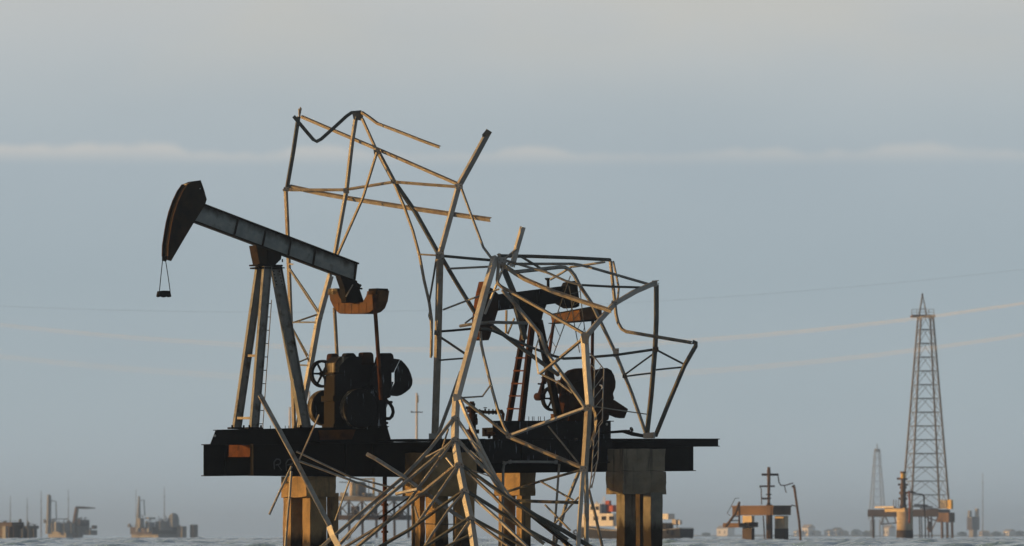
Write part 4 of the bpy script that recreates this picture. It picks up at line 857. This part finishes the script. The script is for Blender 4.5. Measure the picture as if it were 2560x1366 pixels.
for x in (2234, 2240, 2246): ftube([(x, 1268), (x, 1250)], .9, FARR, t, 'rail_post', Y)

# lattice derricks
def derrick(label, cx, Y, yb, yt, wb, wt, bays, rot, mat, r_leg, r_br, crown=True, group='lattice derricks', deck=None):
    t = thing('lattice_derrick', label, 'derrick', tuple(W(cx, yb, Y)), group); s = Y / F
    c0 = W(cx, yb, Y); H_ = (yb - yt) * s; hb, ht = wb * s / 2, wt * s / 2
    def cor(k, q):
        a = R(rot) + math.pi / 4 + k * math.pi / 2; r_ = (hb + (ht - hb) * q) * math.sqrt(2)
        return c0 + Vector((math.cos(a) * r_, math.sin(a) * r_, H_ * q))
    for k in range(4): MB().tube([cor(k, 0), cor(k, .5), cor(k, 1)], [r_leg * s, r_leg * s * .95, r_leg * s * .85], 6).build('leg', mat, t)
    qs = [i / bays for i in range(bays + 1)]
    for i in range(bays):
        for k in range(4):
            a, b = cor(k, qs[i]), cor((k + 1) % 4, qs[i]); c, d = cor(k, qs[i + 1]), cor((k + 1) % 4, qs[i + 1]); top = c.lerp(d, .5)
            MB().tube([c, d], r_br * s, 4).build('girt', mat, t)
            MB().tube([a, top], r_br * s * .8, 4).build('brace', mat, t); MB().tube([b, top], r_br * s * .8, 4).build('brace', mat, t)
    return t, cor
Y = 1000; s = Y / F
t, cor = derrick('tall lattice drilling derrick with a railed crown platform, far right', 2314, Y, 1272, 790, 97, 31, 14, 9, FARB, 2.6, .8)
m = MB(); m.cbox(W(2307, 791, Y), Vector((29 * s, 0, 0)), Vector((0, 2.4, 0)), Z * (2.6 * s)); cp = m.build('crown_platform', FARR, t)
for x in (2279, 2292, 2322, 2335): ftube([(x, 788), (x, 774)], .7, FARG, cp, 'rail_post', Y - 2)
for y in (774, 781): ftube([(2279, y), (2335, y)], .6, FARG, cp, 'rail', Y - 2)
for x in (2297, 2317): ftube([(x, 788), (2306, 736)], 1.4, FARG, t, 'crown_pole', Y)
for x in (2299, 2315): ftube([(x, 788, 2), (2307, 738, 0)], 1.1, FARG, t, 'crown_pole', Y)
for y, h in ((772, 6.5), (756, 4)): ftube([(2306 - h, y), (2306 + h, y)], .8, FARG, t, 'crown_tie', Y)
MB().lathe(W(2306, 740, Y), Z, [(0, 2 * s), (6 * s, 2.4 * s)], 8).build('beacon', FARD, t)
dk = thing('derrick_platform', 'long dark platform on braced legs carrying the tall derrick', 'platform', wxyz(2290, Y))
fbox(2346, 2174, 2386, 1274, 1292, Y - 3, FARD, dk, 'deck', R(70))
for x, w_ in ((2182, 3), (2298, 1.5), (2303, 1.5), (2320, 2), (2328, 2)): ftube([(x, 1290), (x + 1, 1315), (x + 2, deep(Y))], w_, FARD, dk, 'support_leg', Y + 2)
for a_, b_ in (((2210, 1292), (2202, 1312)), ((2214, 1292), (2222, 1310)), ((2202, 1311), (2243, 1308)), ((2345, 1292), (2330, 1325)), ((2312, 1293), (2340, 1302)), ((2236, 1290), (2240, 1308))): ftube([a_, b_], 1.4, FARR, dk, 'brace', Y - 4)
fbox(2372, 2346, 2388, 1282, 1306, Y - 6, FARR, dk, 'pier_block')
for x in (2355, 2368, 2380): ftube([(x, 1304), (x + 1, deep(Y))], 3.2, FARR, dk, 'pier_leg', Y - 5)
ftube([(2324, 1304), (2322, 1322), (2328, 1330)], [3, 6, 3], FARR, dk, 'hanging_tank', Y - 3, 10)
fbox(2368, 2352, 2374, 1250, 1272, Y - 4, FARG, dk, 'tool_house'); fbox(2378, 2367, 2383, 1250, 1273, Y - 5.5, FARY, dk, 'yellow_drum_rack')
for x0, x1, y in ((2278, 2332, 1266), (2285, 2320, 1262), (2300, 2345, 1271)): ftube([(x0, y), (x1, y + 2)], 1.8, FARD, dk, 'stacked_pipe', Y - 2)

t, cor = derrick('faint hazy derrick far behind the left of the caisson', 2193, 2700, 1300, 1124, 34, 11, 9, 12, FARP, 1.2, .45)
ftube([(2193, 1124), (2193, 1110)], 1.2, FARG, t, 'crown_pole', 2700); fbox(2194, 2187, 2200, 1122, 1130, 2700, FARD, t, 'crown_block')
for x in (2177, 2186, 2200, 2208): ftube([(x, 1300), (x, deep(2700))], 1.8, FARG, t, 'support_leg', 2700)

def hazy(label, cx, Y, boxes, tubes, name='distant_platform', cat='platform', group='hazy platforms on the horizon', mats={}):
    t = thing(name, label, cat, wxyz(cx, Y), group)
    for nm, xc, xl, xr, yt, yb, mt in boxes: fbox(xc, xl, xr, yt, min(yb, deep(Y)), Y, mt, t, nm)
    CR = random.Random(int(cx))
    for nm, xc, xl, xr, yt, yb, mt in boxes:
        if nm in ('deck', 'module', 'lower_deck', 'landing'):
            n_ = int((xr - xl) / 7)
            for k in range(n_):
                x = CR.uniform(xl + 2, xr - 2); w_ = CR.uniform(1.2, 4.5); h_ = CR.uniform(2, 9)
                if CR.random() < .5: fbox(x, x - w_ * .6, x + w_, yt - h_, yt + .5, Y + CR.uniform(1, 5), CR.choice((FARG, FARD, FARP, FARP)), t, 'deck_equipment')
                else: ftube([(x, yt), (x, yt - h_ * 1.6), (x + CR.choice((-4, 0, 5)), yt - h_ * 1.6)], CR.uniform(.5, 1.1), CR.choice((FARG, FARD, FARP)), t, 'deck_pipe', Y + CR.uniform(0, 4))
            ftube([(xl + 1, yt - 3.5), (xr - 1, yt - 3.5)], .4, FARG, t, 'hand_rail', Y - .5)
    for nm, pts, r_, mt in tubes: ftube([(x, min(y, deep(Y))) for x, y in pts], r_, mt, t, nm, Y + 2, 8)
    return t
hazy('dark low platform on stout piles cut by the left picture edge', 40, 800,
     [('deck', 30, -30, 58, 1306, 1318, FARD), ('back_wall', 34, -20, 54, 1317, 1400, FARD), ('back_wall', 70, 48, 90, 1321, 1400, FARG), ('pile', 14, 4, 20, 1316, 1400, FARP), ('pile', 36, 26, 44, 1316, 1400, FARD), ('lower_deck', 66, 42, 95, 1315, 1322, FARG), ('pile', 56, 46, 60, 1322, 1400, FARG), ('pile', 84, 70, 92, 1322, 1400, FARG)], [])
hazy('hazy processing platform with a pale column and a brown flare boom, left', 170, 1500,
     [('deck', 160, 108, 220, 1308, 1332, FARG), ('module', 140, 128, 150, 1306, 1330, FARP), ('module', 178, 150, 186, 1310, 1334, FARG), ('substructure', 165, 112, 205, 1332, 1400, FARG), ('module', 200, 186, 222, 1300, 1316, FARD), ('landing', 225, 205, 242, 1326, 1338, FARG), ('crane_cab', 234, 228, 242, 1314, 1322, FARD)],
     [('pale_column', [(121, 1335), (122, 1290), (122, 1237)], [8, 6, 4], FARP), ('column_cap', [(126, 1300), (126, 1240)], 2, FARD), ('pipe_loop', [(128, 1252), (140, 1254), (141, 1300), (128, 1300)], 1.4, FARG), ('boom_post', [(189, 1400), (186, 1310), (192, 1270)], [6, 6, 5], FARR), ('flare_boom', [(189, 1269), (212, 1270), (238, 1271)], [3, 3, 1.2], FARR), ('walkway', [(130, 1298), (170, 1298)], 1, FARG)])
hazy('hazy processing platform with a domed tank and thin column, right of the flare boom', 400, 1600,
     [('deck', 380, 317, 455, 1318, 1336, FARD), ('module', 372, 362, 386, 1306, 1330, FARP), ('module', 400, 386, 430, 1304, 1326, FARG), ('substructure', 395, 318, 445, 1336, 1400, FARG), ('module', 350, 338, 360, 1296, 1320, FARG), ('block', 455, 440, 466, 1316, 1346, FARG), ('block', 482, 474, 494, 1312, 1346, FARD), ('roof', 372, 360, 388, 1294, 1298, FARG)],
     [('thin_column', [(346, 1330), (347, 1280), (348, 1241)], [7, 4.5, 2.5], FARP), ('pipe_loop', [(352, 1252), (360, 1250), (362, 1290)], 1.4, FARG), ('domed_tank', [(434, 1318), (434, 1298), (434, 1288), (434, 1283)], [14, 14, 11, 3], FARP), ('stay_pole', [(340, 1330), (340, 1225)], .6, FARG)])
hazy('faint twin topped block on the horizon at the far right', 2434, 2300,
     [('block', 2430, 2419, 2450, 1292, 1325, FARD), ('tower', 2424, 2420, 2430, 1277, 1293, FARG), ('tower', 2443, 2438, 2448, 1272, 1293, FARG), ('base', 2433, 2424, 2444, 1325, 1400, FARG)], [])
# platform with truss legs seen below the deck
Y = 700
t = thing('truss_platform', 'dim grey platform on truss legs seen under the deck behind the left pier', 'platform', wxyz(930, Y))
fbox(1000, 826, 1060, 1240, 1252, Y, FARG, t, 'deck', R(70)); fbox(1000, 830, 1056, 1288, 1300, Y + 1, FARD, t, 'lower_deck', R(70))
for x in (840, 872, 905, 940, 985, 1020, 1050): ftube([(x, 1250), (x + 2, deep(Y))], 3.2, FARD, t, 'truss_leg', Y + 3)
for i, x in enumerate((840, 872, 905, 940, 985)):
    x2 = (872, 905, 940, 985, 1020)[i]; ftube([(x, 1252), (x2, 1290)], 1.6, FARG, t, 'truss_brace', Y + 1); ftube([(x2, 1252), (x, 1290)], 1.6, FARG, t, 'truss_brace', Y + 2)
MB().lathe(W(898, 1240, Y + 2), Z, [(0, 1.1), (1.9, 1.1), (2.2, .8)], 14).build('tank', FARG, t, smooth=True); MB().lathe(W(882, 1240, Y - 1), Z, [(0, .5), (2.1, .5)], 12).build('lit_tank', FCONC, t, smooth=True)
ftube([(934, 1240), (935, 1196)], 3, FARY, t, 'crane_post', Y); ftube([(900, 1199), (936, 1197)], 2, FARY, t, 'crane_beam', Y)
ftube([(922, 1240), (922, 1204)], 1, FARG, t, 'vent_pole', Y); ftube([(848, 1206), (888, 1207)], 1.2, FARG, t, 'pipe_rack', Y); ftube([(1010, 1240), (1012, 1190)], 2, FARR, t, 'red_post', Y)
for x0, x1, y in ((850, 870, 1232), (905, 930, 1233), (945, 965, 1230)): fbox((x0 + x1) / 2, x0, x1, y, 1240, Y - 1, FARG, t, 'equipment_box')
for x in (845, 880, 890, 930, 960, 1000): fbox(x + 4, x - 3, x + 9, 1266, 1288, Y + 2, FARD if x % 20 else FARR, t, 'equipment_box')

# thin radio masts and power poles
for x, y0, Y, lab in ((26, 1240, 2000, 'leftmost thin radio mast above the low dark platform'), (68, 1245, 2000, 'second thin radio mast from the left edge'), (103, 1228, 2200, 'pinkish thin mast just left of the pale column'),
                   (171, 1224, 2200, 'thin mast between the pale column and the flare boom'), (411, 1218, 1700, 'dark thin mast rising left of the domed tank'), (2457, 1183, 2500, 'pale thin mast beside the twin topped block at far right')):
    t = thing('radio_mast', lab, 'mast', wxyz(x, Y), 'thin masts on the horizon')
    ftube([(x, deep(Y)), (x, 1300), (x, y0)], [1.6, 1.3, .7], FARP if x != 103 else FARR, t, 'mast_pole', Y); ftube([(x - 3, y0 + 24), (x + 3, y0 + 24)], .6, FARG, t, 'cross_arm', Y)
for x, y0, ya, Y, lab in ((1042, 983, 1031, 520, 'pale power pole with a cross arm between the two pumpjacks'), (725, 1018, 0, 620, 'pale power pole top just left of the gear case above the skid'), (773, 978, 0, 700, 'thin pole glimpsed behind the rear leg of the tall pumpjack')):
    t = thing('power_pole', lab, 'pole', wxyz(x, Y), 'power poles behind the platform')
    ftube([(x, deep(Y)), (x, 1150), (x, y0)], [4, 3.2, 2.4], WOOD, t, 'pole', Y, 10)
    if ya:
        ftube([(x - 15, ya), (x + 15, ya)], 1.3, FARD, t, 'cross_arm', Y - .3); ftube([(x + 3, y0 + 6), (x + 3, y0 + 24)], 1.6, FARG, t, 'transformer_bracket', Y - .3); ftube([(x - 13, ya), (x - 13, ya - 3)], 1.6, FARD, t, 'insulator', Y - .3)
# sagging power cables
for lab, x0, y0, a_, offs, mat, r_ in (('upper pale power line bundle sagging across the sky', 1080, 870, 5.2e-5, (0, 3.5, 9), CABLEM, .30), ('lower pale power line bundle sagging across the sky', 1080, 948, 5.2e-5, (0, 5, 11), CABLEM, .26), ('single dark wire sagging above the pale bundles', 700, 781, 3.1e-5, (0,), DCABLE, .16)):
    Y = 900; t = thing('power_line', lab, 'power line', tuple(W(x0, y0, Y)), 'power lines across the sky')
    for o_ in offs:
        MB().tube([W(x, y0 + o_ - (a_ * (1 + o_ * .004)) * (x - x0) ** 2, (1050 - (x - 1280) * .19 if mat is CABLEM else Y) + o_ * .3) for x in range(-1800, 4001, 160)], r_ * Y / F, 8).build('conductor', mat, t)

# ------------------------------------------------------------------ work boat behind the right pier
Y = 640; s = Y / F; wlr = wl(Y)
bt = thing('work_boat', 'white cabin work boat with dark hull half hidden behind the right pier', 'boat', wxyz(1590, Y))
def hull_ring(px, half, top, keel):
    c = W(px, wlr, Y); ring = []
    for q in range(9):
        an = math.pi * q / 8; yy = math.cos(an) * half; zz_ = top if q in (0, 8) else max(keel, top - (top - keel) * math.sin(an) ** .55)
        ring.append(Vector((c.x, c.y + yy, zz_)))
    return ring
secs = [(1452, .15, 2.0, -.2), (1462, .9, 1.85, -.5), (1480, 1.7, 1.65, -.7), (1510, 2.1, 1.4, -.8), (1560, 2.2, 1.25, -.8), (1620, 2.2, 1.2, -.8), (1680, 2.2, 1.35, -.7), (1714, 2.0, 1.6, -.4)]
MB().rings([hull_ring(*q) for q in secs]).build('hull', HULL, bt)
def bx(xa, xb, yt, yb, hw, mat, name, parent=bt, dy=0):
    m = MB(); A, B = W(xa, yb, Y), W(xb, yt, Y); m.box(Vector((A.x, Y - hw + dy, A.z)), Vector((B.x - A.x, 0, 0)), Vector((0, 2 * hw, 0)), Z * (B.z - A.z)); return m.build(name, mat, parent, bevel=.04)
MB().rings([hull_ring(p, h + .05, tp + .16, tp - .04) for p, h, tp, k in secs]).build('white_sheer_strake', WHITE, bt)
cb = bx(1466, 1548, 1284, 1316, 1.6, WHITE, 'cabin'); bx(1472, 1512, 1262, 1284, 1.3, WHITE, 'wheelhouse')
for x in (1476, 1499, 1519, 1538): bx(x, x + 12, 1291, 1301, .03, GLASS, 'window', cb, -1.61)
wh2 = bx(1470, 1515, 1260, 1262, 1.45, WHITE, 'wheelhouse_roof')
for x in (1476, 1489, 1501): bx(x, x + 9, 1266, 1275, .03, GLASS, 'window', wh2, -1.31)
bx(1512, 1522, 1262, 1284, .8, BLUE, 'locker'); bx(1520, 1538, 1263, 1280, .5, RED, 'red_funnel'); bx(1517, 1527, 1252, 1263, .3, RED, 'funnel_top'); bx(1549, 1600, 1300, 1322, 1.2, WHITE, 'aft_cabin')
ftube([(1513, 1262), (1513, 1242)], 1, WHITE, bt, 'antenna', Y); ftube([(1490, 1262), (1493, 1254), (1497, 1262)], 1.6, WHITE, bt, 'radar_bar', Y); ftube([(1505, 1262), (1512, 1240)], .7, WHITE, bt, 'antenna', Y)
bx(1657, 1677, 1285, 1299, .9, WHITE, 'deck_house'); bx(1650, 1672, 1308, 1324, .9, HULL, 'winch_housing'); bx(1682, 1692, 1299, 1312, .5, WOOD, 'deck_crate'); bx(1695, 1700, 1301, 1312, .3, WHITE, 'life_raft')
for x in (1660, 1674, 1686, 1698, 1708): ftube([(x, 1326), (x, 1308)], .9, HULL, bt, 'stanchion', Y - 1.9)
ftube([(1656, 1311), (1712, 1312)], .8, HULL, bt, 'rail', Y - 1.9)
for x in (1462, 1600, 1690): MB().ring(W(x, 1331, Y - 2.25), Vector((0, 1, 0)), .38, .2, .2, 16).build('tyre_fender', HULL, bt)

bt.rotation_euler.z = R(-32); bt.scale.x = 1.18

# ------------------------------------------------------------------ far shore: low land, white houses, trees
Y = 3300; s = Y / F
m = MB(); pts = []
m.v = []; rows = []
for i, x in enumerate(range(1650, 3001, 45)):
    h = max(.0, .5 + .4 * math.sin(i * 1.3)) + .15
    c = W(x, HOR, Y); rows.append([Vector((c.x, Y - 12, -.6)), Vector((c.x, Y - 5, h)), Vector((c.x, Y + 120, h + .5)), Vector((c.x, Y + 130, -.6))])
m.rings(rows); structure(m.build('shore', SHORE))
hs = [(1815, 30, 17, 'large pale waterfront building left of the wellhead platform'), (2022, 17, 19, 'tall white house with dark door right of the riser pole'), (2042, 8, 9, 'low white shed leaning on the tall white house'), (1997, 8, 10, 'small white shed just left of the tall white house'), (2076, 14, 11, 'long low white house in the middle of the shore'), (2094, 11, 14, 'gabled cream house in the middle of the shore'), (2110, 9, 9, 'pinkish low house next to the trees'), (2224, 16, 18, 'pale house just left of the round caisson'), (2462, 11, 9, 'brownish low house right of the twin topped block'), (2525, 16, 11, 'cream low house at the right picture edge')]
for x, w_, h_, lab in hs:
    t = thing('shore_house', lab, 'house', tuple(W(x, HOR, Y + 19.5)), 'white houses along the far shore'); H_ = h_ * s * 1.5; W_ = w_ * s * .55; c = W(x, HOR, Y + 15); c.z = .5
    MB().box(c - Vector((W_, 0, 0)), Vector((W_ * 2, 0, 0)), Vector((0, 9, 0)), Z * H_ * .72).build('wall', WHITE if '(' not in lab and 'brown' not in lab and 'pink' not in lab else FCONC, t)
    e = c + Z * H_ * .72; q = .6
    MB().prism([e + Vector((-W_ - q, -q, 0.02)), e + Vector((-W_ - q, 9 + q, .02)), e + Vector((-W_ - q, 4.5, H_ * .3))], Vector((2 * W_ + 2 * q, 0, 0))).build('roof', FART if x % 2 else FCONC, t)
    t.rotation_euler.z = R(-38)
    for k in (-.5, .45): MB().box(c + Vector((W_ * k - .6, -.05, H_ * .2)), Vector((1.2, 0, 0)), Vector((0, .1, 0)), Z * H_ * .32).build('window', GLASS, t)
LR = random.Random(5)
for x, w_, h_, lab in ((2141, 15, 16, 'rounded dark tree right of the pink house on the shore'), (2166, 12, 12, 'low dark tree cluster between the first tree and the faint derrick'), (2178, 8, 14, 'narrow tree under the faint derrick legs'), (2405, 13, 10, 'low tree left of the twin topped block'), (2490, 16, 11, 'low spreading tree between the two right houses'), (2550, 14, 12, 'tree at the right picture edge'), (1765, 12, 8, 'low bush at the left end of the shore')):
    t = thing('shore_tree', lab, 'tree', tuple(W(x, HOR, Y + 10)), 'trees along the far shore'); c = W(x, HOR, Y + 10); c.z = .4; H_ = h_ * s; W_ = w_ * s
    MB().tube([c, c + Z * H_ * .5, c + Z * H_ * .75 + Vector((.5, 0, 0))], [.35, .25, .1], 6).build('trunk', BARK, t)
    m = MB()
    for i in range(260):
        a = LR.uniform(0, 6.28); r_ = math.sqrt(LR.random()); zq = LR.uniform(.15, 1); k = math.sqrt(max(.05, 1 - ((zq - .5) / .55) ** 2)) * LR.uniform(.75, 1.1)
        p = c + Vector((math.cos(a) * r_ * k * W_, math.sin(a) * r_ * k * W_ * .8, zq * H_)); e = Vector((LR.gauss(0, 1), LR.gauss(0, 1), LR.gauss(0, 1))).normalized(); f_ = e.orthogonal().normalized(); g_ = e.cross(f_); q = LR.uniform(.25, .6)
        b = len(m.v); m.v += [p - f_ * q - g_ * q * .6, p + f_ * q - g_ * q * .6, p + f_ * q * .8 + g_ * q, p - f_ * q * .8 + g_ * q]; m.f.append((b, b + 1, b + 2, b + 3))
    m.build('crown', LEAF, t)

# ------------------------------------------------------------------ the air
hz = MB(); hz.box(Vector((-9400, -600, -1.6)), Vector((18800, 0, 0)), Vector((0, 16000, 0)), Z * 60)
ho = hz.build('haze', None); ho['kind'] = 'stuff'
hm = bpy.data.materials.new('haze_air'); hm.use_nodes = True; hn = hm.node_tree; hn.nodes.clear()
oo = hn.nodes.new('ShaderNodeOutputMaterial'); pv = hn.nodes.new('ShaderNodeVolumePrincipled')
pv.inputs['Color'].default_value = (.93, .965, 1.0, 1); pv.inputs['Density'].default_value = HAZE; pv.inputs['Anisotropy'].default_value = .9
hn.links.new(pv.outputs[0], oo.inputs['Volume']); ho.data.materials.append(hm)
